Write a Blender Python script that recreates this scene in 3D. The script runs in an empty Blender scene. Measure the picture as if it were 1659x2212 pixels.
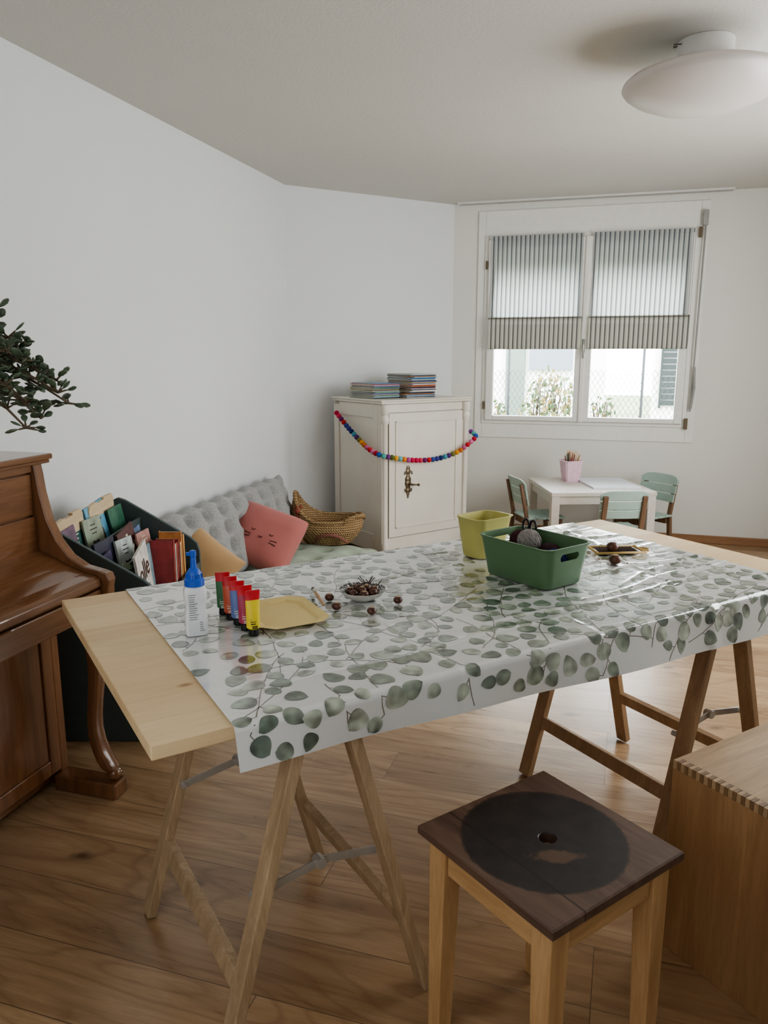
import bpy, bmesh, math, random
from mathutils import Vector, Matrix, Euler, noise
random.seed(7)
SC=bpy.context.scene; COL=SC.collection
D2R=math.radians
# ------------------------------------------------------------------ helpers
def lin(c):
    r=[]
    for x in c[:3]:
        x=x/255.0
        r.append(x/12.92 if x<=.04045 else ((x+.055)/1.055)**2.4)
    return (r[0],r[1],r[2],1)
class G:
    def __init__(s): s.v=[];s.f=[];s.m=[];s.M=Matrix()
    def add(s,vs,fs,mi=0):
        o=len(s.v); s.v+=[s.M@Vector(v) for v in vs]
        for k,f in enumerate(fs):
            s.f.append([o+i for i in f]); s.m.append(mi[k] if isinstance(mi,list) else mi)
    def box(s,x0,x1,y0,y1,z0,z1,mi=0):
        s.add([(x0,y0,z0),(x1,y0,z0),(x1,y1,z0),(x0,y1,z0),(x0,y0,z1),(x1,y0,z1),(x1,y1,z1),(x0,y1,z1)],
              [(0,3,2,1),(4,5,6,7),(0,1,5,4),(1,2,6,5),(2,3,7,6),(3,0,4,7)],mi)
    def beam(s,p,q,w,h,ref=(0,1,0),w2=None,h2=None,mi=0):
        p=Vector(p);q=Vector(q);d=(q-p).normalized();r=Vector(ref);a=(r-d*r.dot(d)).normalized();n=d.cross(a)
        w2=w2 or w;h2=h2 or h
        vs=[]
        for c,ww,hh in((p,w,h),(q,w2,h2)):
            for i,j in((-1,-1),(1,-1),(1,1),(-1,1)): vs.append(c+a*(i*ww/2)+n*(j*hh/2))
        s.add(vs,[(0,3,2,1),(4,5,6,7),(0,1,5,4),(1,2,6,5),(2,3,7,6),(3,0,4,7)],mi)
    def prism(s,poly,fn,d0,d1,mi=0):
        n=len(poly); vs=[fn(p[0],p[1],d0) for p in poly]+[fn(p[0],p[1],d1) for p in poly]
        fs=[tuple(range(n)),tuple(range(2*n-1,n-1,-1))]+[(i,i+n,(i+1)%n+n,(i+1)%n) for i in range(n)]
        s.add(vs,fs,mi)
    def tube(s,path,rad,n=8,mi=0,caps=True,closed=False):
        P=[Vector(p) for p in path];k=len(P)
        if not isinstance(rad,(list,tuple)): rad=[rad]*k
        vs=[];up=None
        for i in range(k):
            if closed: t=(P[(i+1)%k]-P[i-1]).normalized()
            else: t=(P[min(i+1,k-1)]-P[max(i-1,0)]).normalized()
            if up is None:
                up=Vector((0,0,1)) if abs(t.z)<.9 else Vector((1,0,0))
            up=(up-t*up.dot(t)).normalized(); b=t.cross(up)
            for j in range(n):
                a=2*math.pi*j/n; vs.append(P[i]+(up*math.cos(a)+b*math.sin(a))*rad[i])
        fs=[]
        for i in range(k if closed else k-1):
            for j in range(n):
                a=i*n+j;b_=i*n+(j+1)%n;c=((i+1)%k)*n+(j+1)%n;d=((i+1)%k)*n+j
                fs.append((a,b_,c,d))
        if caps and not closed:
            fs.append(tuple(range(n-1,-1,-1)));fs.append(tuple((k-1)*n+j for j in range(n)))
        s.add(vs,fs,mi)
    def lathe(s,prof,n=32,c=(0,0,0),mi=0,sx=1,sy=1,capb=True,capt=True):
        vs=[]
        for r,z in prof:
            for j in range(n):
                a=2*math.pi*j/n; vs.append((c[0]+r*sx*math.cos(a),c[1]+r*sy*math.sin(a),c[2]+z))
        fs=[];ms=[]
        for i in range(len(prof)-1):
            for j in range(n):
                fs.append((i*n+j,i*n+(j+1)%n,(i+1)*n+(j+1)%n,(i+1)*n+j)); ms.append(mi[i] if isinstance(mi,list) else mi)
        if capb: fs.append(tuple(range(n-1,-1,-1)));ms.append(ms[0])
        if capt: fs.append(tuple((len(prof)-1)*n+j for j in range(n)));ms.append(ms[-2])
        s.add(vs,fs,ms)
    def loft(s,rings,mi=0,capb=True,capt=True):
        n=len(rings[0]);vs=[p for r in rings for p in r];fs=[];ms=[]
        for i in range(len(rings)-1):
            for j in range(n):
                fs.append((i*n+j,i*n+(j+1)%n,(i+1)*n+(j+1)%n,(i+1)*n+j)); ms.append(mi[i] if isinstance(mi,list) else mi)
        if capb: fs.append(tuple(range(n-1,-1,-1)));ms.append(ms[0])
        if capt: fs.append(tuple((len(rings)-1)*n+j for j in range(n)));ms.append(mi[-1] if isinstance(mi,list) else mi)
        s.add(vs,fs,ms)
    def grid(s,fn,nu,nv,mi=0):
        vs=[fn(i/nu,j/nv) for i in range(nu+1) for j in range(nv+1)]
        fs=[(i*(nv+1)+j,(i+1)*(nv+1)+j,(i+1)*(nv+1)+j+1,i*(nv+1)+j+1) for i in range(nu) for j in range(nv)]
        s.add(vs,fs,mi)
    def ball(s,c,r,n=16,m=10,sc=(1,1,1),mi=0):
        rings=[]
        for i in range(1,m):
            a=math.pi*i/m
            rings.append([(c[0]+r*sc[0]*math.sin(a)*math.cos(2*math.pi*j/n),c[1]+r*sc[1]*math.sin(a)*math.sin(2*math.pi*j/n),c[2]-r*sc[2]*math.cos(a)) for j in range(n)])
        s.loft(rings,mi)
    def pillow(s,w,h,t,nx=28,ny=28,tx=0,ty=0,pinch=.07,puff=2.2,tr=.05,td=.6,ex=.5,mi=0,lobe=0,crease=0,rc=0):
        tuft=[(-w/2+w*(i+.5)/tx,-h/2+h*(j+.5)/ty) for i in range(tx) for j in range(ty)]
        for sd in(1,-1):
            def fn(a,b):
                u=math.sin((a-.5)*math.pi);v=math.sin((b-.5)*math.pi)
                if tx: u=.5*(u+2*a-1);v=.5*(v+2*b-1)
                f=(max(0,1-abs(u)**puff)*max(0,1-abs(v)**puff))**ex
                q=1-rc*(u*v)**4
                x=u*w/2*(1-pinch*(1-v*v))*q;y=v*h/2*(1-pinch*(1-u*u))*q
                k=1
                for p in tuft: k-=td*math.exp(-((x-p[0])**2+(y-p[1])**2)/tr**2)
                if lobe:
                    y+=lobe*abs(v)**3*(1 if v>0 else -1)*abs(math.cos(math.pi*tx*(x/w+.5)))
                    x+=lobe*abs(u)**5*(1 if u>0 else -1)*abs(math.cos(math.pi*ty*(y/h+.5)))
                z=sd*t/2*f*max(k,.1)
                if crease: z+=crease*f*noise.noise(Vector((x*9+w*7,y*9+h,sd*3)))
                return (x,y,z)
            if sd==1: s.grid(fn,nx,ny,mi)
            else: s.grid(lambda a,b:fn(b,a),ny,nx,mi)
def link(o,parent):
    COL.objects.link(o)
    if parent: o.parent=parent
def O(name,g,mats,parent=None,smooth=False,bevel=0,merge=False,loc=None,rz=0,label=None,cat=None,kind=None,group=None,sub=0,seg=2,auto=None):
    me=bpy.data.meshes.new(name); me.from_pydata([tuple(v) for v in g.v],[],g.f)
    if not isinstance(mats,(list,tuple)): mats=[mats]
    for m in mats: me.materials.append(m)
    me.polygons.foreach_set("material_index",g.m)
    if merge:
        bm=bmesh.new();bm.from_mesh(me);bmesh.ops.remove_doubles(bm,verts=bm.verts,dist=1e-5)
        bmesh.ops.recalc_face_normals(bm,faces=bm.faces);bm.to_mesh(me);bm.free()
    if smooth: me.polygons.foreach_set("use_smooth",[True]*len(me.polygons))
    me.update()
    o=bpy.data.objects.new(name,me)
    if bevel:
        b=o.modifiers.new("bevel",'BEVEL');b.width=bevel;b.segments=seg;b.limit_method='ANGLE';b.angle_limit=D2R(40)
    if sub:
        b=o.modifiers.new("sub",'SUBSURF');b.levels=sub;b.render_levels=sub
    if auto:
        me.polygons.foreach_set("use_smooth",[True]*len(me.polygons))
        b=o.modifiers.new("split",'EDGE_SPLIT');b.split_angle=D2R(auto)
    if loc is not None: o.location=loc
    o.rotation_euler=(0,0,rz)
    link(o,parent)
    tag(o,label,cat,kind,group)
    return o
def tag(o,label=None,cat=None,kind=None,group=None):
    if label:o["label"]=label
    if cat:o["category"]=cat
    if kind:o["kind"]=kind
    if group:o["group"]=group
def T(name,label,cat,loc=(0,0,0),rz=0,group=None):
    o=bpy.data.objects.new(name,None);o.empty_display_size=.05;o.location=loc;o.rotation_euler=(0,0,rz);link(o,None);tag(o,label,cat,None,group);return o
def text(name,s,size,mat,parent,M,depth=.0005):
    cu=bpy.data.curves.new(name,'FONT');cu.body=s;cu.size=size;cu.extrude=depth;cu.align_x='CENTER';cu.align_y='CENTER'
    t=bpy.data.objects.new(name+"_tmp",cu);COL.objects.link(t)
    dg=bpy.context.evaluated_depsgraph_get();me=bpy.data.meshes.new_from_object(t.evaluated_get(dg))
    bpy.data.objects.remove(t);me.name=name
    me.materials.clear();me.materials.append(mat)
    o=bpy.data.objects.new(name,me);link(o,parent);o.matrix_local=M
    return o
# ------------------------------------------------------------------ materials
class N:
    def __init__(s,name):
        s.m=bpy.data.materials.new(name);s.m.use_nodes=True;s.t=s.m.node_tree;s.b=s.t.nodes["Principled BSDF"]
    def n(s,ty,**k):
        x=s.t.nodes.new(ty)
        return x
    def l(s,a,b): s.t.links.new(a,b)
    def coord(s,scale=(1,1,1),rot=(0,0,0),out="Object"):
        tc=s.n("ShaderNodeTexCoord");mp=s.n("ShaderNodeMapping");mp.inputs["Scale"].default_value=scale;mp.inputs["Rotation"].default_value=rot
        s.l(tc.outputs[out],mp.inputs[0]);return mp.outputs[0]
    def noise(s,vec,scale,detail=4,rough=.5,dist=0):
        x=s.n("ShaderNodeTexNoise");s.l(vec,x.inputs["Vector"]);x.inputs["Scale"].default_value=scale;x.inputs["Detail"].default_value=detail;x.inputs["Roughness"].default_value=rough;x.inputs["Distortion"].default_value=dist
        return x.outputs["Fac"]
    def ramp(s,fac,stops):
        x=s.n("ShaderNodeValToRGB");e=x.color_ramp.elements
        while len(e)<len(stops): e.new(.5)
        for i,(p,c) in enumerate(stops): e[i].position=p;e[i].color=c
        s.l(fac,x.inputs[0]);return x.outputs[0]
    def bump(s,h,st,dist=.01):
        x=s.n("ShaderNodeBump");x.inputs["Strength"].default_value=st;x.inputs["Distance"].default_value=dist
        s.l(h,x.inputs["Height"]);s.l(x.outputs[0],s.b.inputs["Normal"])
    def math(s,op,a,b=None):
        x=s.n("ShaderNodeMath");x.operation=op
        for i,q in enumerate((a,b)):
            if q is None: continue
            if isinstance(q,(int,float)): x.inputs[i].default_value=q
            else: s.l(q,x.inputs[i])
        return x.outputs[0]
    def mix(s,f,a,b,mode='MIX'):
        x=s.n("ShaderNodeMix");x.data_type='RGBA';x.blend_type=mode
        for sock,q in((x.inputs[0],f),(x.inputs[6],a),(x.inputs[7],b)):
            if isinstance(q,(int,float,tuple)): sock.default_value=q
            else: s.l(q,sock)
        return x.outputs[2]
    def col(s,c): s.l(c,s.b.inputs["Base Color"])
    def rough(s,r): s.b.inputs["Roughness"].default_value=r
def plain(name,c,rough=.5,metal=0,var=.08,vs=30,bump=0,bs=200,coat=0,alpha=None):
    m=N(name);c=lin(c);v=m.coord();f=m.noise(v,vs,3)
    d=tuple(max(0,x*(1-var)) for x in c[:3])+(1,);e=tuple(min(1,x*(1+var)) for x in c[:3])+(1,)
    m.col(m.ramp(f,[(.3,d),(.7,e)]));m.rough(rough);m.b.inputs["Metallic"].default_value=metal
    if coat: m.b.inputs["Coat Weight"].default_value=coat
    if bump: m.bump(m.noise(v,bs,4),bump,.003)
    return m.m
def wood(name,c1,c2,axis='X',sc=1.0,rough=.5,coat=0,contrast=(.3,.7),knots=False,bump=.1):
    m=N(name);s=[9*sc]*3;s['XYZ'.index(axis)]=.8*sc
    v=m.coord(tuple(s));f=m.noise(v,2.2,8,.62,.8)
    v2=m.coord(tuple([q*6 for q in s]));f2=m.noise(v2,3,4,.6)
    a=m.ramp(f,[(contrast[0],lin(c1)),(contrast[1],lin(c2))])
    k=tuple(x*.8 for x in lin(c1)[:3])+(1,)
    c=m.mix(m.ramp(f2,[(.45,(0,0,0,1)),(.75,(.45,.45,.45,1))]),a,k)
    if knots:
        tc=m.n("ShaderNodeTexCoord");sp=m.n("ShaderNodeSeparateXYZ");m.l(tc.outputs["Object"],sp.inputs[0])
        st=m.math('FLOOR',m.math('MULTIPLY',sp.outputs[1],11));wn=m.n("ShaderNodeTexWhiteNoise");wn.noise_dimensions='1D';m.l(st,wn.inputs["W"])
        c=m.mix(.45,c,m.ramp(wn.outputs["Value"],[(0,lin((204,172,128))),(1,lin((236,212,172)))]))
        vv=m.coord((5,9,1));x=m.n("ShaderNodeTexVoronoi");m.l(vv,x.inputs["Vector"]);x.inputs["Scale"].default_value=1.0
        kk=m.ramp(x.outputs["Distance"],[(.0,(1,1,1,1)),(.05,(.8,.8,.8,1)),(.11,(0,0,0,1))])
        c=m.mix(kk,c,lin((150,106,68)))
    m.col(c);m.rough(rough);m.b.inputs["Coat Weight"].default_value=coat
    if bump: m.bump(f2,bump,.002)
    return m.m
def plaster(name,c,sc=140,st=.25,var=.02):
    m=N(name);v=m.coord();f=m.noise(v,sc,5,.6)
    c=lin(c);m.col(m.ramp(m.noise(v,1.2,2),[(.3,tuple(x*(1-var) for x in c[:3])+(1,)),(.7,c)]));m.rough(.9);m.bump(f,st,.004);return m.m
M_wall=plaster("wall_plaster",(228,230,230),120,.35)
M_wall2=plaster("wall_plaster_warm",(231,230,223),120,.35)
M_ceil=plaster("ceiling_plaster",(208,205,198),70,.75)
M_white=plain("white_lacquer",(222,221,217),.35,var=.02)
M_winwhite=plain("window_paint",(236,235,229),.4,var=.02)
M_black=plain("black_plastic",(22,22,24),.4)
M_steel=plain("galvanised_steel",(190,190,186),.4,metal=.5)
M_brass=plain("aged_brass",(120,108,88),.4,metal=.8,var=.3)
def floor_mat():
    m=N("oak_planks");v=m.coord((1,1,1),(0,0,D2R(17.5)))
    br=m.n("ShaderNodeTexBrick");m.l(v,br.inputs["Vector"]);br.offset=.37;br.offset_frequency=3
    br.inputs["Color1"].default_value=(0,0,0,1);br.inputs["Color2"].default_value=(1,1,1,1);br.inputs["Mortar"].default_value=(.5,.5,.5,1)
    br.inputs["Scale"].default_value=1;br.inputs["Mortar Size"].default_value=.0012;br.inputs["Brick Width"].default_value=1.9;br.inputs["Row Height"].default_value=.185;br.inputs["Mortar Smooth"].default_value=.25
    sp=m.n("ShaderNodeSeparateXYZ");m.l(v,sp.inputs[0])
    g=m.n("ShaderNodeSeparateColor");m.l(br.outputs["Color"],g.inputs[0])
    def cv(kx,ky,kz):
        cb=m.n("ShaderNodeCombineXYZ");m.l(m.math('MULTIPLY',sp.outputs[0],kx),cb.inputs[0]);m.l(m.math('MULTIPLY',sp.outputs[1],ky),cb.inputs[1]);m.l(m.math('MULTIPLY',g.outputs[0],kz),cb.inputs[2]);return cb.outputs[0]
    c1=cv(1.1,11,37)
    f=m.noise(c1,1.6,9,.62,1.2)
    w=m.math('FRACT',m.math('MULTIPLY',m.noise(cv(.7,4.5,31),.8,2,.5,.3),20))
    f2=m.noise(cv(3,70,17),5,4,.6)
    base=m.ramp(f,[(.25,lin((158,127,95))),(.5,lin((184,153,118))),(.75,lin((204,175,140)))])
    base=m.mix(m.ramp(w,[(0,(.42,.42,.42,1)),(.25,(0,0,0,1)),(.85,(.0,.0,.0,1)),(1,(.25,.25,.25,1))]),base,lin((134,101,71)))
    base=m.mix(m.ramp(f2,[(.5,(0,0,0,1)),(.72,(.32,.32,.32,1))]),base,lin((126,94,66)))
    tint=m.ramp(g.outputs[0],[(0,(.70,.67,.64,1)),(.5,(.87,.86,.85,1)),(1,(1.0,1.0,1.0,1))])
    base=m.mix(1.0,base,tint,'MULTIPLY')
    vk=m.n("ShaderNodeTexVoronoi");m.l(m.coord((1.5,3.0,1),(0,0,D2R(16.3))),vk.inputs["Vector"]);vk.inputs["Scale"].default_value=1.5
    kn=m.math('ADD',vk.outputs["Distance"],m.math('MULTIPLY',m.math('SUBTRACT',m.noise(m.coord((1,1,1)),40,3),.5),.07))
    base=m.mix(m.ramp(kn,[(0,(.9,.9,.9,1)),(.035,(.75,.75,.75,1)),(.10,(0,0,0,1))]),base,lin((78,54,38)))
    base=m.mix(m.math('MULTIPLY',br.outputs["Fac"],.85),base,lin((84,62,45)))
    m.col(base)
    m.l(m.ramp(f,[(.2,(.25,.25,.25,1)),(.8,(.34,.34,.34,1))]),m.b.inputs["Roughness"]);m.b.inputs["Specular IOR Level"].default_value=.85
    m.bump(m.math('SUBTRACT',m.math('MULTIPLY',f,.3),br.outputs["Fac"]),.22,.002)
    return m.m
M_floor=floor_mat()
M_pine=wood("pine_board",(212,184,142),(234,212,172),'X',.8,.5,knots=True)
M_trestle=wood("beech_trestle",(160,136,106),(198,174,142),'Z',1.5,.55)
M_trestle_shaded=wood("shaded_trestle",(142,114,86),(176,146,112),'Z',1.5,.5)  # darker, redder wood tone paints in the shade below the table
M_piano=wood("piano_walnut",(102,68,44),(140,98,66),'Z',.7,.25,coat=.5,bump=.02)
M_pianoh=wood("piano_walnut_horizontal",(98,66,42),(134,94,64),'Y',.7,.22,coat=.6,bump=.02)
M_honey=wood("honey_beech",(182,144,100),(214,178,132),'Z',1.2,.4,coat=.2)
M_chestTop=wood("chest_top_oak",(160,134,104),(190,162,128),'X',1.2,.42)
M_chestSide=wood("chest_side_pine",(144,110,76),(172,136,98),'Z',1.0,.45)
M_end=wood("chest_endgrain",(118,92,66),(142,114,84),'Z',4,.5)
M_baseboard=wood("baseboard_wood",(144,106,76),(166,126,92),'X',1,.4)
# ------------------------------------------------------------------ room
C1=Vector((-.664,5.47));C2=Vector((.535,6.168));a=Vector((.281,.960));b=Vector((.960,-.281))
C3=C2+b*3.0; C4=C3-a*6.4
s5=(C1.dot(a)-C4.dot(a)); C5=C1-a*s5
CH=2.5
def wallseg(name,p,q,mat,th=.12,label=None):
    d=(q-p).normalized();n=Vector((-d.y,d.x))
    g=G();vs=[p,q,q+n*th,p+n*th]
    g.add([(v.x,v.y,0) for v in vs]+[(v.x,v.y,CH) for v in vs],[(0,3,2,1),(4,5,6,7),(0,1,5,4),(1,2,6,5),(2,3,7,6),(3,0,4,7)])
    return O(name,g,mat,kind="structure")
wallseg("wall_west",C5,C1,M_wall)
wallseg("wall_corner",C1,C2,M_wall)
wallseg("wall_east",C3,C4,M_wall)
wallseg("wall_south",C4,C5,M_wall)
RZW=-D2R(16.3)
g=G();W=3.0
g.box(-.05,.246,0,.3,0,CH);g.box(1.754,W+.1,0,.3,0,CH);g.box(.246,1.754,0,.3,0,.86);g.box(.246,1.754,0,.3,2.26,CH)
O("wall_north",g,M_wall2,loc=(C2.x,C2.y,0),rz=RZW,kind="structure")
poly=[C5,C1,C2,C3,C4]
g=G();g.add([(p.x*1.03,p.y*1.03,0) for p in poly]+[(p.x*1.03,p.y*1.03,-.1) for p in poly],[(4,3,2,1,0),(5,6,7,8,9)]+[(i,(i+1)%5,(i+1)%5+5,i+5) for i in range(5)])
O("floor",g,M_floor,kind="structure",merge=True)
g=G();g.add([(p.x*1.03,p.y*1.03,CH) for p in poly]+[(p.x*1.03,p.y*1.03,CH+.1) for p in poly],[(0,1,2,3,4),(9,8,7,6,5)]+[(i,(i+1)%5,(i+1)%5+5,i+5) for i in range(5)])
O("ceiling",g,M_ceil,kind="structure",merge=True)
def bb(name,p,q):
    d=(q-p);L=d.length;g=G();g.box(0,L,-.014,0,0,.06)
    O(name,g,M_baseboard,loc=(p.x,p.y,0),rz=math.atan2(d.y,d.x),kind="structure",bevel=.003)
bb("baseboard_north",C2,C3);bb("baseboard_corner",C1,C2);bb("baseboard_west",C5,C1)
# ------------------------------------------------------------------ window
WL=(C2.x,C2.y,0)
g=G()
g.box(.19,.246,-.012,0,.75,2.44);g.box(1.754,1.81,-.012,0,.75,2.44);g.box(.246,1.754,-.012,0,.75,.86);g.box(.246,1.754,-.012,0,2.26,2.44)
g.box(.246,.275,-.022,.09,.86,2.26);g.box(1.725,1.754,-.022,.09,.86,2.26);g.box(.275,1.725,-.022,.09,.86,.885);g.box(.275,1.725,-.022,.09,2.232,2.26)
win=O("window_1",g,M_winwhite,loc=WL,rz=RZW,kind="structure",bevel=.004)
def glassmat():
    m=bpy.data.materials.new("window_glass");m.use_nodes=True;t=m.node_tree;t.nodes.clear()
    o=t.nodes.new("ShaderNodeOutputMaterial");mx=t.nodes.new("ShaderNodeMixShader");tr=t.nodes.new("ShaderNodeBsdfTransparent");gl=t.nodes.new("ShaderNodeBsdfGlossy");fr=t.nodes.new("ShaderNodeFresnel")
    gl.inputs["Roughness"].default_value=.02;fr.inputs[0].default_value=1.35
    t.links.new(fr.outputs[0],mx.inputs[0]);t.links.new(tr.outputs[0],mx.inputs[1]);t.links.new(gl.outputs[0],mx.inputs[2]);t.links.new(mx.outputs[0],o.inputs[0]);return m
M_glass=glassmat()
for x0,x1 in((.277,.998),(1.002,1.723)):
    g=G();z0,z1=.887,2.23
    g.box(x0,x0+.056,-.045,.03,z0,z1);g.box(x1-.056,x1,-.045,.03,z0,z1);g.box(x0+.056,x1-.056,-.045,.03,z0,z0+.035);g.box(x0+.056,x1-.056,-.045,.03,z1-.05,z1)
    cs=O("casement",g,M_winwhite,parent=win,bevel=.006)
    g=G();g.box(x0+.05,x1-.05,-.008,-.004,z0+.03,z1-.04);O("glass_pane",g,M_glass,parent=cs)
    if x0<.5:
        g=G();g.box(.985,1.015,-.058,-.045,.887,2.23)
        O("astragal",g,M_winwhite,parent=cs,bevel=.004)
g=G();g.box(.99,1.012,-.066,-.058,1.40,1.50);g.tube([(1.001,-.062,1.47),(1.001,-.092,1.47),(1.001,-.096,1.455),(1.001,-.094,1.36)],.008,10)
O("handle",g,M_steel,parent=win,smooth=True)
M_dbrass=plain("dark_brass",(110,98,80),.4,metal=.7)
for x,z in((.262,2.05),(.262,1.0)):
    g=G();g.tube([(x,-.03,z-.03),(x,-.03,z+.03)],.008,10);O("hinge",g,M_dbrass,parent=win)
g=G();g.box(1.745,1.765,-.05,-.02,2.19,2.26);O("hinge",g,M_dbrass,parent=win,bevel=.001)
g=G();g.box(1.742,1.765,-.05,-.02,.85,.93);O("hinge",g,M_dbrass,parent=win,bevel=.001)
g=G();g.box(1.765,1.80,-.05,-.012,2.27,2.37);g.tube([(1.785,-.04,2.27),(1.782,-.05,1.9),(1.778,-.045,1.3),(1.775,-.04,.98)],.006,8);g.tube([(1.782,-.048,1.30),(1.790,-.055,1.15),(1.776,-.042,1.0)],.010,8)
O("shutter_crank",g,plain("grey_metal",(160,160,156),.4,metal=.3),loc=WL,rz=RZW,smooth=False,label="grey metal crank rod for the outside shutter beside the window",cat="crank")
g=G();g.box(.039,1.949,-.09,-.02,CH-.014,CH-.0005);
for y in(-.075,-.055,-.035): g.box(.05,1.94,y-.0015,y+.0015,CH-.0155,CH-.014,1)
O("curtain_rail",g,[M_white,plain("rail_groove",(150,148,144),.6)],loc=WL,rz=RZW,label="white three-track curtain rail fixed to the ceiling above the window",cat="curtain rail")
def blindmat(nm,tf,light,dark):
    m=N(nm);tc=m.n("ShaderNodeTexCoord");sp=m.n("ShaderNodeSeparateXYZ");m.l(tc.outputs["Object"],sp.inputs[0])
    fr=m.math('FRACT',m.math('MULTIPLY',sp.outputs[0],30))
    s1=m.ramp(fr,[(0,(0,0,0,1)),(.26,(0,0,0,1)),(.32,(1,1,1,1)),(.60,(1,1,1,1)),(.66,(0,0,0,1)),(.76,(0,0,0,1)),(.80,(.6,.6,.6,1)),(.86,(.6,.6,.6,1)),(.90,(0,0,0,1))])
    c=m.mix(s1,lin(light),lin(dark))
    m.col(c);m.rough(.9)
    v=m.coord((1,1,1));m.bump(m.noise(v,600,2),.2,.001)
    tr=m.n("ShaderNodeBsdfTranslucent");m.l(c,tr.inputs[0]);mx=m.n("ShaderNodeMixShader");mx.inputs[0].default_value=tf
    out=m.t.nodes["Material Output"];m.l(m.b.outputs[0],mx.inputs[1]);m.l(tr.outputs[0],mx.inputs[2]);m.l(mx.outputs[0],out.inputs[0]);return m.m
M_blind=blindmat("striped_linen",.5,(230,232,230),(134,140,145));M_blind2=blindmat("striped_linen_double",.06,(214,212,200),(116,117,113));M_seam=plain("dark_seam",(104,100,94),.8)
for x0,x1 in((.30,.968),(1.04,1.712)):
    r=T("roman_blind","grey and white striped fabric roman blind hung on window casement","blind",WL,RZW,"window blinds")
    g=G()
    def fn(u,v,x0=x0,x1=x1):
        z=2.245-v*(2.245-1.64);return (x0+u*(x1-x0),-.052-.004*math.sin(v*9+u*3)-.006*v,z)
    g.grid(fn,12,24);O("upper_fabric",g,M_blind,parent=r,smooth=True)
    g=G();g.box(x0-.004,x1+.004,-.058,-.05,2.225,2.25);O("heading_batten",g,M_blind,parent=r,bevel=.001)
    g=G()
    xa,xb=x0-.012,x1+.008
    prof=[(-.060,1.655),(-.070,1.665),(-.078,1.655),(-.082,1.56),(-.083,1.47),(-.082,1.435),(-.074,1.428),(-.068,1.436),(-.066,1.5),(-.062,1.62)]
    g.grid(lambda u,v:(xa+u*(xb-xa)+.003*math.sin(v*6),)+(lambda k:(prof[k][0],prof[k][1]))(min(int(round(v*(len(prof)-1))),len(prof)-1)),8,len(prof)-1)
    O("folded_hem",g,M_blind2,parent=r,smooth=True)
    g=G();g.box(xa,xb,-.086,-.078,1.652,1.658);O("seam_rod",g,M_seam,parent=r)
g=G()
for i in range(7): g.box(.25,1.75,.14,.15,2.00+i*.04,2.037+i*.04)
O("roller_shutter",g,plain("shutter_grey",(150,150,148),.6),loc=WL,rz=RZW,label="grey slatted outside roller shutter partly lowered over the window",cat="shutter",bevel=.002)
# ------------------------------------------------------------------ outdoors
g=G();g.box(-12,16,.32,26,-.3,-.15);O("ground",g,plain("grass",(110,120,86),.9,var=.3,vs=4),loc=WL,rz=RZW,kind="structure")
M_stucco=plain("bright_stucco",(226,224,218),.9,var=.03)
g=G();g.box(-6,1.1,9.0,9.4,-.2,6);g.box(1.9,9,8.0,8.4,-.2,6)
nb=T("neighbour_house","white stucco neighbouring house with dark shutters beyond the garden","house",WL,RZW)
O("facade",g,M_stucco,parent=nb)
g=G()
for i in range(16): g.box(2.03,2.42,7.93,7.97,.55+i*.1,.63+i*.1)
g.box(2.0,2.03,7.92,7.99,.5,2.15);g.box(2.42,2.45,7.92,7.99,.5,2.15)
O("shutter",g,plain("dark_green_paint",(18,30,28),.6),parent=nb)
g=G();g.box(-.74,-.38,8.9,8.99,0,2.4);O("shutter",g,plain("sage_paint",(96,108,98),.7),parent=nb)
g=G();g.box(-.30,.5,8.9,8.99,1.12,1.6);O("door",g,plain("slate_grey_panel",(112,118,128),.7),parent=nb)
g=G()
FY=2.6;z0,z1=-.1,1.23
for i in range(-70,150):
    x=i*.055
    for sg in(1,-1):
        xs=x;xe=x+sg*(z1-z0)*.62
        if -3<min(xs,xe) and max(xs,xe)<8: g.beam((xs,FY+.001*sg,z0),(xe,FY+.001*sg,z1),.004,.004)
fence=O("chain_link_fence",g,plain("fence_wire",(52,58,56),.5,metal=0),loc=WL,rz=RZW,label="grey chain-link wire fence with posts in the garden",cat="fence")
M_post=plain("post_green",(30,36,36),.5)
for x in(-1.5,.12,1.53,5.8):
    g=G();g.tube([(x,FY,-.15),(x,FY,1.62)],.014,10);O("post",g,M_post,parent=fence,smooth=True)
def bush(cx,cy,r,h,n,cols,label,seed):
    random.seed(seed);g=G()
    for i in range(n):
        th=random.uniform(0,6.283);ph=random.random()**.5;rr=r*ph
        z=random.uniform(-.1,h*(1-.45*ph*ph));x=cx+rr*math.cos(th);y=cy+.5*rr*math.sin(th)
        s=random.uniform(.022,.045);R=Euler((random.uniform(0,3),random.uniform(0,3),random.uniform(0,3))).to_matrix()
        vs=[Vector((x,y,z))+R@Vector(q)*s for q in((-1,0,0),(0,-.55,.1),(1,0,0),(0,.55,.1))]
        g.add(vs,[(0,1,2,3)],random.choice([0,0,1,2]))
    for i in range(12):
        x=cx+random.uniform(-r*.5,r*.5);g.tube([(cx+(x-cx)*.3,cy,-.15),(x,cy,h*.5),(x+random.uniform(-.1,.1),cy,h*.85)],[.012,.008,.003],6,mi=3)
    O("garden_bush",g,cols,loc=WL,rz=RZW,label=label,cat="bush",kind="stuff")
Ls=[plain("leaf_green",(66,88,48),.8),plain("leaf_yellow",(140,124,70),.8),plain("leaf_light",(104,124,78),.8),plain("twig",(70,56,44),.8)]
bush(.52,3.4,.40,1.28,1500,[Ls[1],Ls[0],Ls[2],Ls[3]],"yellowing leafy garden bush behind the wire fence",3)
bush(-.12,3.4,.22,.85,520,Ls,"green leafy garden bush beside the wire fence",4)
bush(1.13,3.35,.20,1.0,330,Ls,"small green shrub beyond the wire fence",5)
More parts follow.
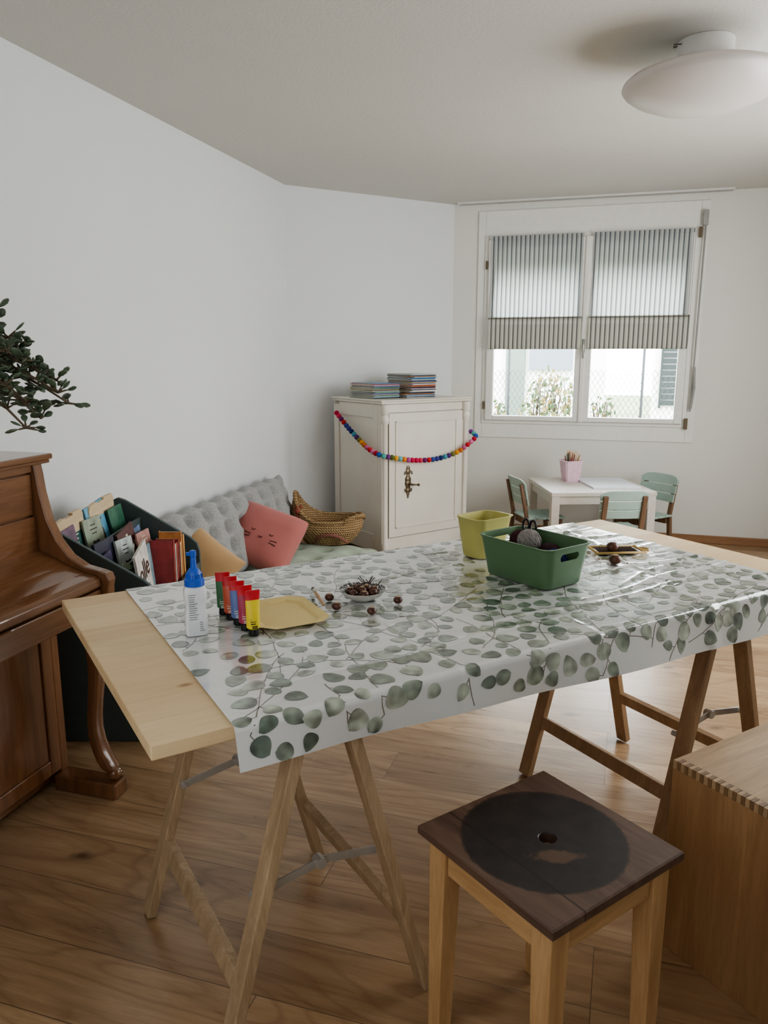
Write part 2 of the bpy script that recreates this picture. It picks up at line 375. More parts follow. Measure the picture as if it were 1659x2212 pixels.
# ------------------------------------------------------------------ piano
def FP(t,z,y): return (-t,y,z)
pn=T("upright_piano","polished brown walnut upright piano with closed key lid","piano",(-.841,2.267,0),RZW)
L=1.45
prof=[(.65,.0),(.65,1.06),(.212,1.06),(.207,1.03),(.201,.975),(.183,.89),(.152,.825),(.115,.780),(.065,.752),(.01,.742),(-.016,.735),(-.024,.715),(-.018,.694),(-.016,.665),(.0,.645),(.08,.615),(.21,.595),(.21,.0)]
for y in(0,-L+.035):
    g=G();g.prism(prof,FP,y,y-.035)
    O("side_panel",g,M_piano,parent=pn,bevel=.004)
g=G();g.box(-.66,-.188,-L-.012,.010,1.06,1.072);g.box(-.665,-.180,-L-.015,.014,1.072,1.09)
O("top_lid",g,M_pianoh,parent=pn,bevel=.005)
g=G();g.box(-.64,-.235,-L+.035,-.035,.02,1.055)
g.box(-.235,-.219,-L+.035,-.035,.79,.90)
g.box(-.235,-.224,-L+.035,-.035,.905,1.03);g.box(-.235,-.219,-L+.035,-.035,1.035,1.06)
O("upper_panel",g,M_pianoh,parent=pn,bevel=.003)
g=G();g.box(-.24,-.215,-L+.035,-.035,.06,.60)
g.box(-.215,-.208,-.08,-.035,.06,.6);g.box(-.215,-.208,-L+.035,-L+.08,.06,.6);g.box(-.215,-.208,-L+.08,-.08,.06,.11);g.box(-.215,-.208,-L+.08,-.08,.55,.6)
O("lower_panel",g,M_piano,parent=pn,bevel=.003)
g=G();lid=[(.235,.80),(.19,.785),(.12,.755),(.06,.735),(.02,.728),(.004,.720),(.0,.700),(.01,.690),(.235,.690)]
g.prism(lid,FP,-.036,-L+.036);O("key_lid",g,M_pianoh,parent=pn,bevel=.004,auto=None)
g=G();g.box(-.235,-.004,-L+.036,-.036,.615,.688);O("key_bed",g,M_pianoh,parent=pn,bevel=.004)
for y in(-.035,-L+.035):
    g=G()
    path=[(.075,.60),(.050,.54),(.040,.46),(.050,.36),(.068,.26),(.065,.18),(.035,.115),(.012,.08)];rad=[.028,.026,.022,.018,.016,.018,.023,.026]
    rings=[]
    for (t,z),r in zip(path,rad):
        rings.append([(-t+sx*r,y+sy*.022,z) for sx,sy in((-1,-1),(-.6,-1.15),(.6,-1.15),(1,-1),(1,1),(.6,1.15),(-.6,1.15),(-1,1))])
    g.loft(rings);g.tube([(-.008,y-.028,.076),(-.008,y+.028,.076)],.024,14)
    O("leg",g,M_piano,parent=pn,smooth=True,sub=1)
    g=G();g.box(-.215,.012,y-.034,y+.034,0,.052);O("toe_block",g,M_piano,parent=pn,bevel=.006)
# ------------------------------------------------------------------ jade plant
pp=T("jade_plant","jade plant with dark glossy oval leaves in a clay pot","plant",(-1.33,1.93,1.09))
g=G();g.lathe([(.07,0),(.095,.15),(.105,.15),(.105,.175),(.095,.175),(.088,.15)],28,capt=True);O("pot",g,plain("terracotta",(158,98,70),.8),parent=pp,smooth=False)
random.seed(11);g=G();gl=G()
def bez(p0,p1,p2,n=8): return [((1-t)**2*Vector(p0)+2*t*(1-t)*Vector(p1)+t*t*Vector(p2)) for t in [i/n for i in range(n+1)]]
targets=[(.51,.02,.23),(.47,-.06,.18),(.52,.06,.17),(.44,.03,.32),(.40,-.05,.37),(.36,.05,.40),(.37,0,.24),(.46,-.03,.28),(.33,.06,.30),(.43,.07,.15),(.3,-.06,.35),(.52,.0,.20),(.47,-.08,.12),(.36,-.02,.20),(.40,.04,.31),(.49,.03,.24),(.49,-.04,.14),(.42,-.06,.22),(.45,.05,.21)]
for tg in targets+[(-.2,.1,.4),(-.1,-.2,.4),(0,.2,.42),(.1,-.2,.4),(-.25,-.1,.3)]:
    pth=bez((0,0,.15),(tg[0]*.40,tg[1]*.3,.42),tg,12);g.tube(pth,[.012-.0008*i for i in range(13)],7)
    for k in range(6,13):
        p=pth[k]
        for q in range(3 if k<8 else 6):
            az=random.uniform(0,6.283);
            d=Vector((math.cos(az),math.sin(az),random.uniform(-.3,1.1))).normalized()
            st=p+d*random.uniform(.006,.028)
            g.tube([p,st],[.003,.002],5)
            l=random.uniform(.022,.034);w=l*.36
            side=d.cross(Vector((random.uniform(-1,1),random.uniform(-1,1),1))).normalized();nn=side.cross(d)
            rings=[]
            for tt,ww in((0,.15),(.3,.75),(.65,1),(.9,.6),(1,.15)):
                c=st+d*(l*tt)
                rings.append([c+side*(w*ww*math.cos(x))+nn*(.0035*ww*math.sin(x)) for x in [2*math.pi*i/8 for i in range(8)]])
            gl.loft(rings)
O("branches",g,plain("jade_bark",(96,84,66),.8),parent=pp,smooth=True)
o=O("foliage",gl,plain("jade_leaf",(80,94,74),.35,var=.35,vs=15),parent=pp,smooth=True);o["kind"]="stuff"
# ------------------------------------------------------------------ bookshelf
M_teal=plain("dark_teal_paint",(76,88,88),.5,var=.04)
bs=T("childrens_book_rack","dark teal sloped children's book display rack beside the piano","bookshelf",(-.985,2.915,0))
X0,X1=-.185,.185;Y0,Y1=-.335,.335
sp=[(X0,0),(X1,0),(X1,.55),(X1-.01,.585),(X1-.04,.612),(X0+.06,.775),(X0+.03,.785),(X0+.008,.775),(X0,.75)]
for y in(Y0,Y1-.018):
    g=G();g.prism(sp,lambda u,v,d:(u,d,v),y,y+.018);O("side_panel",g,M_teal,parent=bs,bevel=.003)
for x,zb,zt in((X0,.05,.755),(X0+.11,.35,.70),(X0+.22,.25,.63),(X1-.014,.05,.50)):
    g=G();g.box(x+.002,x+.012,Y0+.018,Y1-.018,zb,zt);O("tier_board",g,M_teal,parent=bs,bevel=.002)
g=G();g.box(X0+.014,X1-.02,Y0+.018,Y1-.018,.05,.065);O("shelf_board",g,M_teal,parent=bs)
for x,z in((X0+.013,.50),(X0+.123,.42),(X0+.233,.36)):
    g=G();g.box(x,x+.096,Y0+.018,Y1-.018,z,z+.012);O("shelf_board",g,M_teal,parent=bs)
M_page=plain("paper_pages",(226,220,204),.8)
M_ink=plain("cover_print_dark",(60,50,50),.6);M_inkl=plain("cover_print_light",(226,214,190),.6)
def book(loc,w,h,t,col,rz,tilt,label,roll=0,art=None,name="picture_book",group="picture books in the display rack"):
    r=T(name,label,"book",loc,rz,group);r.rotation_euler=(roll,tilt,rz)
    m=plain("cover_"+label.split()[0],col,.35,var=.30,vs=22)
    g=G();g.box(-t/2,-t/2+.002,-w/2,w/2,0,h);g.box(t/2-.002,t/2,-w/2,w/2,0,h);g.box(-t/2,t/2,-w/2,-w/2+.002,0,h)
    O("cover",g,m,parent=r)
    g=G();g.box(-t/2+.002,t/2-.002,-w/2+.002,w/2-.004,.003,h-.003);O("pages",g,M_page,parent=r)
    if art:
        random.seed(len(label));M_=M_inkl if art!="dark" else M_ink
        if art=="hearts":
            for k in range(14):
                g=G();cy,cz,s=random.uniform(-.08,.08),random.uniform(.10,h-.03),random.uniform(.010,.016)
                pts=[(cy+s*math.sin(q)**3,cz+s*(.81*math.cos(q)-.31*math.cos(2*q)-.12*math.cos(3*q))) for q in [2*math.pi*j/20 for j in range(20)]]
                g.prism(pts,lambda u,v,d:(d,u,v),t/2+.0002,t/2+.0008);O("cover_print",g,M_,parent=r)
        else:
            for k in range(3):
                g=G();z=h*.76+k*.016;ww=random.uniform(.02,.04);g.box(t/2,t/2+.0008,-ww,ww,z,z+.004);O("cover_print",g,M_,parent=r)
            pts=[(.035*math.cos(q),h*.54+.035*math.sin(q)+.008*math.sin(3*q)) for q in [2*math.pi*j/24 for j in range(24)]]
            g=G();g.prism(pts,lambda u,v,d:(d,u,v),t/2,t/2+.0008);O("cover_print",g,M_,parent=r)
    return r
bx=-.985
book((bx-.108,2.985,.525),.20,.29,.009,(104,164,190),0,-.20,"light blue hardcover picture book standing in the rack",.06,"dark")
book((bx-.118,2.74,.52),.17,.24,.008,(62,104,100),0,-.16,"teal green picture book standing in the rack",0,"light")
book((bx-.090,3.13,.52),.16,.25,.008,(64,110,88),0,-.2,"forest green picture book standing in the rack",0)
book((bx-.095,2.87,.52),.17,.255,.007,(150,160,140),0,-.19,"moss grey picture book standing in the rack",-.05,"dark")
book((bx-.104,2.68,.52),.12,.26,.006,(110,84,106),0,-.17,"plum picture book standing in the rack",.03)
book((bx+.000,2.73,.44),.19,.28,.010,(52,54,74),0,-.18,"navy blue picture book standing in the rack",-.05)
book((bx-.016,2.80,.44),.18,.25,.008,(190,180,150),0,-.18,"cream picture book standing behind another in the rack",.12,"dark")
book((bx+.002,3.00,.44),.19,.275,.009,(92,56,56),0,-.19,"maroon picture book with pale hearts standing in the rack",.1,"hearts")
book((bx+.016,2.88,.44),.19,.25,.008,(190,200,196),.03,-.19,"pale grey picture book standing in the rack",-.1,"dark")
book((bx-.014,3.13,.44),.14,.24,.008,(120,140,170),.0,-.19,"slate blue picture book standing in the rack",.05)
book((bx+.020,3.10,.44),.16,.23,.007,(196,150,140),.0,-.19,"salmon picture book standing in the rack",-.06,"light")
book((bx+.018,2.69,.44),.14,.24,.007,(84,76,106),.0,-.18,"violet picture book standing in the rack",.06,"light")
wb=book((bx+.104,2.80,.375),.20,.31,.009,(228,224,216),.1,-.10,"white picture book with large brown title standing in rack",.12)
text("title_lettering","olle",.11,plain("title_brown",(78,46,36),.5),wb,Matrix.Translation((.006,0,.22))@Euler((D2R(90),0,D2R(90))).to_matrix().to_4x4())
for k in range(7):
    g=G();aa=D2R(-70+k*42);g.tube([(.0053,.028*math.cos(aa)+.01,.11+.028*math.sin(aa)),(.0053,.055*math.cos(aa+.2)+.01,.11+.05*math.sin(aa+.2))],.003,5)
    O("cover_drawing",g,M_ink,parent=wb)
book((bx+.086,2.86,.375),.19,.28,.007,(150,176,186),0,-.10,"powder blue picture book standing in the rack",.05)
book((bx+.108,2.945,.375),.020,.29,.09,(164,66,66),0,0,"red hardcover book standing spine outward in rack",-.04)
book((bx+.108,2.970,.375),.014,.27,.09,(224,214,200),0,0,"ivory thin book standing spine outward in rack",-.03)
book((bx+.108,2.992,.375),.018,.27,.09,(184,92,84),0,0,"coral red paperback standing spine outward in rack",-.03)
book((bx+.108,3.02,.375),.022,.28,.09,(140,54,54),0,0,"dark red hardcover book standing spine outward in rack",-.02)
book((bx+.108,3.05,.375),.016,.26,.09,(226,200,150),0,0,"sand thin book standing spine outward in rack",.0)
book((bx+.108,3.075,.375),.022,.30,.09,(200,136,84),0,0,"orange hardcover book standing spine outward in rack",.02)
book((bx+.108,3.11,.375),.024,.28,.09,(210,158,100),0,0,"golden orange book standing spine outward in rack",.03)
book((bx+.070,2.71,.375),.18,.26,.008,(176,190,156),.05,-.10,"pale green picture book standing in the rack",-.2,"dark")
for (y,z,w,rl) in((2.735,.55,.24,.12),(3.05,.55,.27,.1)):
    g=G();pts=[(-w/2,0),(w/2,0),(w/2,.245),(w/2-.012,.262),(w*.1,.266),(.03,.258),(-.03,.258),(-w*.2,.266),(-w/2+.012,.262),(-w/2,.245)]
    g.prism(pts,lambda u,v,d:(d,u,v),-.009,.009)
    o=O("wooden_board",g,wood("pale_birch_%d"%int(y*10),(206,182,146),(226,206,172),'Y',1,.5),loc=(bx-.155,y,z),bevel=.003,label="pale birch wooden board standing in the rack",cat="board",group="wooden boards in the rack")
    o.rotation_euler=(rl*.5,-.02,0)
# ------------------------------------------------------------------ mattress and cushions
def fabric(name,c,rough=.9,bump=.4,bs=350,var=.06,pat=None):
    m=N(name);v=m.coord();c1=lin(c);col=m.ramp(m.noise(v,6,3),[(.3,tuple(x*(1-var) for x in c1[:3])+(1,)),(.7,c1)])
    if pat:
        x=m.n("ShaderNodeTexVoronoi");m.l(v,x.inputs["Vector"]);x.inputs["Scale"].default_value=pat[0]
        col=m.mix(m.ramp(x.outputs["Distance"],[(.3,(0,0,0,1)),(.6,(1,1,1,1))]),lin(pat[1]),col)
    m.col(col);m.rough(rough);m.bump(m.noise(v,bs,3),bump,.002);m.b.inputs["Sheen Weight"].default_value=.2;return m.m
g=G();g.pillow(.76,1.5,.18,50,90,4,8,.0,10,.045,.45,.45,lobe=.012)
mat_c=Vector((-.03,4.9))-b*.38-a*.75
O("tufted_floor_mattress",g,fabric("sage_cotton",(172,184,164)),loc=(mat_c.x,mat_c.y,.09),rz=RZW,smooth=True,merge=True,label="sage green tufted cotton floor mattress along the wall",cat="mattress")
def place(o,pos,xa,ya):
    x=Vector(xa).normalized();y=Vector(ya);y=(y-x*y.dot(x)).normalized();z=x.cross(y)
    M=Matrix((x,y,z)).transposed().to_4x4();M.translation=Vector(pos);o.matrix_world=M;return M
a3=Vector((a.x,a.y,0));b3=Vector((b.x,b.y,0))
g=G();g.pillow(1.50,.40,.17,120,60,9,4,.01,6,.034,.80,.42,lobe=.022)
o=O("tufted_back_cushion",g,fabric("grey_net_cotton",(166,166,164),pat=(130,(146,146,144))),smooth=True,merge=True,label="long grey tufted back cushion leaning against the wall",cat="cushion")
bc=C1-a*1.22+b*.165
place(o,(bc.x,bc.y,.400),a3,Vector((0,0,1))-b3*.30)
pk=T("square_cushion","dusty pink square cushion with stitched cat face","cushion",group="throw cushions on the mattress")
g=G();g.pillow(.41,.37,.19,48,48,0,0,.035,2.8,ex=.42,crease=.010,rc=.05);O("cover",g,fabric("dusty_pink",(186,114,108)),parent=pk,smooth=True,merge=True)
def stp(g,pts,t):
    def hh(x,y): 
        u=x/.2;v=y/.18;return t/2*(max(0,1-abs(u)**2.8)*max(0,1-abs(v)**2.8))**.42+.004
    g.tube([(x,y,hh(x,y)) for x,y in pts],.0024,5)
M_thr=plain("dark_thread",(80,46,44),.8);M_thr2=plain("brown_thread",(90,56,40),.8)
for nm_,lst in (("closed_eye",[[(-.035,.0),(-.045,-.008),(-.056,0)]]),("closed_eye",[[(.055,.0),(.065,-.008),(.076,0)]]),("whisker",[[(-.05,-.035),(-.09,-.03)]]),("whisker",[[(-.05,-.048),(-.09,-.052)]]),("whisker",[[(.07,-.035),(.11,-.03)]]),("whisker",[[(.07,-.048),(.11,-.052)]]),("mouth",[[(.0,-.03),(.006,-.036),(.01,-.030),(.016,-.036),(.022,-.03)]])):
    g=G()
    for q in lst: stp(g,q,.19)
    O(nm_,g,M_thr,parent=pk)
place(pk,(-.680,4.26,.362),(.93,-.28,-.28),(-.10,.62,.80))
yk=T("square_cushion","mustard orange cushion with stitched face leaning on wall cushion","cushion",group="throw cushions on the mattress")
g=G();g.pillow(.36,.33,.16,48,48,0,0,.05,2.6,ex=.42,crease=.010,rc=.0);O("cover",g,fabric("mustard_cotton",(196,160,116)),parent=yk,smooth=True,merge=True)
for nm_,q in (("closed_eye",[(.03,-.01),(.04,-.018),(.052,-.012)]),("closed_eye",[(.10,-.01),(.11,-.018),(.122,-.012)]),("mouth",[(.068,-.04),(.074,-.046),(.081,-.04)])):
    g=G();stp(g,q,.158);O(nm_,g,M_thr2,parent=yk)
place(yk,(-.935,3.75,.335),(.78,-.30,-.55),(.24,.35,.90))
def rattan():
    m=N("seagrass_weave");v=m.coord();w=m.n("ShaderNodeTexWave");w.wave_type='BANDS';w.bands_direction='Z';m.l(v,w.inputs["Vector"]);w.inputs["Scale"].default_value=20;w.inputs["Distortion"].default_value=1.0;w.inputs["Detail"].default_value=2
    w2=m.n("ShaderNodeTexWave");w2.bands_direction='DIAGONAL';m.l(v,w2.inputs["Vector"]);w2.inputs["Scale"].default_value=34
    w3=m.n("ShaderNodeTexWave");w3.bands_direction='X';m.l(v,w3.inputs["Vector"]);w3.inputs["Scale"].default_value=30
    h=m.math('ADD',m.math('ADD',m.math('MULTIPLY',w.outputs["Fac"],.7),m.math('MULTIPLY',w2.outputs["Fac"],.5)),m.math('MULTIPLY',w3.outputs["Fac"],.4))
    m.col(m.ramp(h,[(.2,lin((122,94,64))),(.8,lin((170,138,98))),(1.0,lin((192,162,120)))]));m.rough(.85);m.bump(h,.8,.008);return m.m
M_rat=rattan()
bk=T("seagrass_basket","hen-shaped braided seagrass basket with red tassel on the mattress","basket",(-.37,4.93,.175),D2R(-6))
g=G();n=56
def rim(th):
    c=math.cos(th);return .155+(.175*max(0,-c)**2.6)+(.035*max(0,c)**3)
def ring(k,inset=0):
    pts=[]
    for j in range(n):
        th=2*math.pi*j/n;f=(.70+.40*math.sin(min(1,k)*math.pi*.66));H_=rim(th)*k
        neck=1-.40*max(0,-math.cos(th))**3*max(0,k-.45)
        pts.append(((.215-inset)*f*math.cos(th)*(1 if math.cos(th)>0 else neck*1.0+.16*k*(-math.cos(th))),(.15-inset)*f*math.sin(th)*neck,H_+(.012 if inset else 0)*(k<.1)))
    return pts
g.loft([ring(k) for k in(0,.05,.15,.3,.45,.6,.75,.9,1)]+[ring(k,.012) for k in(1,.6,.3,.05)])
O("woven_body",g,M_rat,parent=bk,smooth=True)
g=G();g.tube([Vector(p)+Vector((0,0,.003)) for p in ring(1)],.012,8,closed=True);O("rim",g,M_rat,parent=bk,smooth=True)
g=G();g.tube([(.11,-.125,.14),(.15,-.135,.18),(.205,-.10,.200),(.24,-.02,.185),(.235,.04,.16)],.012,8);O("handle",g,M_rat,parent=bk,smooth=True)
g=G();g.ball((-.175,-.105,.225),.02)
for k in range(16):
    aa=k*.39;g.tube([(-.175,-.105,.215),(-.175+.02*math.cos(aa),-.115+.015*math.sin(aa),.16)],.003,5)
for k in range(4): g.ball((-.195+.012*k,-.09,.23+.02*(k%2)),.012,10,6)
O("tassel",g,plain("red_felt",(150,78,66),.9),parent=bk,smooth=True)
g=G();g.tube([(-.06,-.142,.03),(-.02,-.166,.075),(.04,-.172,.09),(.10,-.160,.075),(.15,-.128,.03)],.011,8);O("stripe",g,plain("faded_red_cord",(140,94,82),.9),parent=bk,smooth=True)
# ------------------------------------------------------------------ cabinet
def cabpaint():
    m=N("antique_white_paint");v=m.coord();c=m.ramp(m.noise(v,3,3),[(.3,lin((219,213,200))),(.7,lin((228,223,212)))])
    c=m.mix(m.ramp(m.noise(v,38,6,.7),[(.70,(0,0,0,1)),(.74,(.7,.7,.7,1))]),c,lin((140,116,88)));m.col(c);m.rough(.45);return m.m
M_cab=cabpaint()
CA=D2R(35)
cb=T("painted_cabinet","off-white painted antique wooden cabinet standing in the corner","cabinet",(-.015,5.05,0),CA)
w,d,h=.747,.60,1.095
g=G();g.box(.012,w-.012,.018,d,.05,h-.03);g.box(.0,.05,.0,.05,0,h-.03);g.box(w-.05,w,0,.05,0,h-.03)
g.box(0,.04,d-.04,d,0,.06);g.box(w-.04,w,d-.04,d,0,.06)
g.box(.05,w-.05,.004,.02,.05,.16);g.box(.05,w-.05,.004,.02,h-.085,h-.03)
for x0,x1 in((.0,.012),(w-.012,w)):
    g.box(x0,x1,.05,.10,.06,h-.03);g.box(x0,x1,d-.06,d,.06,h-.03);g.box(x0,x1,.10,d-.06,h-.12,h-.03);g.box(x0,x1,.10,d-.06,.06,.18)
O("body",g,M_cab,parent=cb,bevel=.003)
g=G();g.box(-.012,w+.012,-.018,d+.003,h-.028,h-.012);g.box(-.018,w+.018,-.024,d+.005,h-.012,h);O("top",g,M_cab,parent=cb,bevel=.005)
for x in(.025,w-.025):
    g=G();g.lathe([(.026,.09),(.026,.12),(.02,.13),(.02,h-.16),(.026,h-.15),(.028,h-.12),(.022,h-.10),(.028,h-.09),(.028,h-.03)],16,(x,-.0,0));O("turned_post",g,M_cab,parent=cb,smooth=False,auto=40)
g=G();x0,x1,z0,z1=.056,w-.056,.165,h-.09
g.box(x0,x1,-.006,.003,z0,z1)
fx0,fx1,fz0,fz1=x0+.05,x1-.05,z0+.06,z1-.05
for q in((fx0,fx1,fz0,fz0+.014),(fx0,fx1,fz1-.014,fz1),(fx0,fx0+.014,fz0,fz1),(fx1-.014,fx1,fz0,fz1)): g.box(q[0],q[1],-.013,-.006,q[2],q[3])
door=O("door",g,M_cab,parent=cb,bevel=.003)
g=G();kx=.212
for z,r in((.635,.014),(.61,.02),(.58,.014),(.555,.024),(.53,.026),(.505,.018),(.48,.02),(.455,.012),(.435,.008)): g.ball((kx,-.010,z),r,12,8,(1,.35,1.1))
for sx in(1,-1):
    g.tube([(kx,-.012,.60),(kx+sx*.028,-.014,.61),(kx+sx*.03,-.014,.59)],.004,6);g.tube([(kx,-.012,.50),(kx+sx*.028,-.014,.49),(kx+sx*.022,-.014,.47)],.004,6)
g.tube([(kx,-.01,.525),(kx,-.05,.525)],.006,8)
g.tube([(kx,-.05,.525),(kx+.05,-.055,.52)],[.007,.004],8);g.ball((kx+.055,-.055,.52),.010)
O("lock_escutcheon",g,M_brass,parent=door,smooth=True)
gar=T("felt_ball_garland","rainbow felt ball garland draped across the white cabinet","garland",(-.015,5.05,0),CA)
key=[(-.038,.50,.985),(-.040,.36,.90),(-.043,.20,.82),(-.048,.06,.765),(-.040,-.055,.742),(.05,-.058,.722),(.212,-.050,.692),(.37,-.048,.682),(.50,-.048,.693),(.62,-.050,.722),(.72,-.052,.775),(.79,-.038,.82),(.80,.04,.85)]
def cr(P,t):
    n=len(P)-1;i=min(int(t*n),n-1);u=t*n-i;p=[Vector(P[max(0,min(n,i+k))]) for k in(-1,0,1,2)]
    return .5*((2*p[1])+(-p[0]+p[2])*u+(2*p[0]-5*p[1]+4*p[2]-p[3])*u*u+(-p[0]+3*p[1]-3*p[2]+p[3])*u**3)
sam=[cr(key,i/400) for i in range(401)]
g=G();g.tube([(-.03,.535,1.06),(-.034,.52,1.03)]+sam[::8],.0015,5)
g.tube([Vector((-.030,.54,1.068))+Vector((0,.012*math.cos(x),.012*math.sin(x))) for x in [k*.52 for k in range(12)]],.003,6,closed=True)
g.box(-.03,-.0,.53,.55,1.048,1.060)
O("cord",g,plain("cord_white",(200,196,186),.8),parent=gar)
cols=[(196,40,84),(210,60,90),(120,40,110),(196,50,50),(60,80,150),(64,66,140),(30,50,110),(80,150,170),(90,50,120),(120,120,60),(220,150,40),(196,110,50),(190,100,140),(200,50,60),(206,120,160),(180,40,60),(40,90,160),(90,170,160),(120,60,130),(90,110,50),(226,170,60),(110,180,190),(230,140,50),(180,90,150),(200,40,80)]
bm_=[plain("felt_%d"%i,c,.95,bump=.5,bs=900) for i,c in enumerate(cols)]
acc=0;last=sam[0];i=0;meshes={}
for p in sam:
    acc+=(p-last).length;last=p
    if acc>=.034 or i==0:
        acc=0;k=i%len(cols)
        if k not in meshes:
            g=G();g.ball((0,0,0),.0178,14,9);o=O("bead",g,bm_[k],parent=gar,smooth=True);meshes[k]=o.data
        else: o=bpy.data.objects.new("bead",meshes[k]);link(o,gar)
        o.location=p;i+=1
random.seed(5)
def cab(lx,ly): return Vector((-.015+lx*math.cos(CA)-ly*math.sin(CA),5.05+lx*math.sin(CA)+ly*math.cos(CA)))
magc=[(60,90,130),(200,200,196),(40,60,90),(150,180,190),(170,70,60),(210,170,90),(90,140,90),(230,225,215),(110,60,90),(70,120,160),(196,124,76),(60,60,66),(190,150,170),(100,110,150)]
mm=[plain("magazine_cover_%d"%i,c,.35) for i,c in enumerate(magc)]
def stack(lx,ly,z,n,tt,grp,w_=.215,h_=.29,lab="glossy magazine in a stack on the white cabinet"):
    for k in range(n):
        t=tt*random.uniform(.8,1.2);c=cab(lx+random.uniform(-.008,.008),ly+random.uniform(-.008,.008))
        r=T("magazine",lab,"magazine",(c.x,c.y,z),CA+random.uniform(-.06,.06),grp)
        g=G();g.box(-w_/2,w_/2,-h_/2,h_/2,0,.0012);g.box(-w_/2,w_/2,-h_/2,h_/2,t-.0012,t-.0003);g.box(-w_/2,w_/2,-h_/2,-h_/2+.0012,0,t-.0003)
        O("cover",g,mm[random.randrange(len(mm))],parent=r)
        g=G();g.box(-w_/2+.001,w_/2-.001,-h_/2+.0015,h_/2-.002,.0013,t-.0014);O("pages",g,M_page,parent=r);z+=t
    return z
stack(.148,.30,1.095,19,.0056,"magazines stacked on the cabinet")
z=stack(.405,.25,1.095,5,.0055,"magazines under the second cabinet stack",.25,.29)
stack(.445,.27,z,23,.0058,"magazines in the tall stack on the cabinet")
# ------------------------------------------------------------------ kids table and chairs
M_kt=plain("whitewashed_wood",(208,200,190),.45,var=.04)
kt=T("childrens_table","pale whitewashed square children's table by the window","table",(1.445,5.335,0),D2R(3))
g=G();g.box(-.355,.355,-.325,.325,.465,.492);O("top",g,M_kt,parent=kt,bevel=.003)
for bx4 in((-.33,.33,-.31,-.29),(-.33,.33,.29,.31),(-.34,-.32,-.29,.29),(.32,.34,-.29,.29)):
    g=G();g.box(*bx4,.41,.465);O("apron",g,M_kt,parent=kt,bevel=.002)
for x in(-.325,.325):
    for y in(-.295,.295):
        g=G();g.box(x-.027,x+.027,y-.027,y+.027,0,.465);O("leg",g,M_kt,parent=kt,bevel=.003)
M_sage=plain("sage_paint",(166,188,178),.5,var=.04)
M_cw=wood("acacia_brown",(104,80,62),(138,108,84),'Z',1.5,.5)
def chair(loc,rz,label):
    c=T("childrens_chair",label,"chair",loc,rz,"children's chairs at the small table")
    g=G()
    for i in range(4): g.box(-.15,.15,-.135+i*.07,-.135+i*.07+.066,.270,.285)
    O("seat",g,M_sage,parent=c,bevel=.005)
    for x in(-.125,.125):
        g=G();g.beam((x,.13,0),(x,.11,.27),.028,.026,(1,0,0));O("leg",g,M_cw,parent=c,bevel=.003)
        g=G();g.beam((x,-.165,0),(x,-.135,.29),.028,.026,(1,0,0));g.beam((x,-.135,.28),(x,-.185,.52),.030,.022,(1,0,0));O("leg",g,M_cw,parent=c,bevel=.003)
    for q in((-.12,-.105),(.095,.11)):
        g=G();g.box(-.12,.12,q[0],q[1],.22,.268);O("apron",g,M_cw,parent=c)
    g=G()
    def slat(z0,z1,ww,rnd):
        n=14;ringsl=[]
        for i in range(n+1):
            u=-1+2*i/n;x=u*ww/2;yy=-.02*(1-u*u)
            zt=z1-(rnd*(abs(u)**6));zb=z0
            def P(z,o_): return (x,-.118-(z-.28)*.225+yy+o_,z)
            ringsl.append([P(zb,0),P(zt,0),P(zt,.012),P(zb,.012)])
        g.loft(ringsl)
    slat(.370,.425,.30,.0);slat(.430,.485,.305,.0);slat(.490,.555,.31,.03)
    O("backrest",g,M_sage,parent=c,bevel=.003)
chair((1.090,5.33,0),D2R(-78),"sage green slatted children's chair with brown legs, side on")
chair((1.50,4.90,0),D2R(3),"sage green slatted children's chair with its back turned")
chair((1.830,5.34,0),D2R(122),"sage green slatted children's chair turned towards small table")
KZ=.492
cup=T("pencil_cup","pale pink plastic cup holding coloured pencils","cup",(1.35,5.50,KZ),D2R(10))
g=G();rr=lambda s,z:[(s*x,s*y,z) for x,y in((-1,-.8),(-.8,-1),(.8,-1),(1,-.8),(1,.8),(.8,1),(-.8,1),(-1,.8))]
g.loft([rr(.050,0),rr(.068,.145),rr(.074,.150),rr(.070,.152),rr(.064,.146),rr(.048,.006)]);O("cup_body",g,plain("pale_pink_plastic",(222,186,200),.4),parent=cup,smooth=False,auto=35)
random.seed(9);pc=[(196,160,120),(214,190,150),(150,100,70),(120,60,60),(190,150,110),(90,110,90)]
for i in range(22):
    aa=random.uniform(0,6.28);r0=.034*random.random()**.5;lean=.04*random.random()
    p0=Vector((1.35+r0*math.cos(aa),5.50+r0*math.sin(aa),KZ+.01));p1=p0+Vector((lean*math.cos(aa),lean*math.sin(aa),random.uniform(.165,.20)))
    g=G();dd=(p1-p0);g.tube([(0,0,0),tuple(dd)],.0042,6);g.tube([tuple(dd),tuple(dd*1.09)],[.0042,.0006],6,mi=1)
    O("pencil",g,[plain("pencil_paint_%d"%i,pc[i%6],.5),plain("pencil_tip_%d"%i,(214,180,140),.7)],loc=p0,label="coloured wooden pencil standing in the pink cup",cat="pencil",group="pencils in the pink cup")
g=G();g.box(-.19,.14,-.21,.21,0,.012);O("paper_pad",g,plain("white_paper",(228,231,236),.7,var=.01),loc=(1.60,5.36,KZ),rz=D2R(3),label="white drawing paper pad lying on the small table",cat="paper")
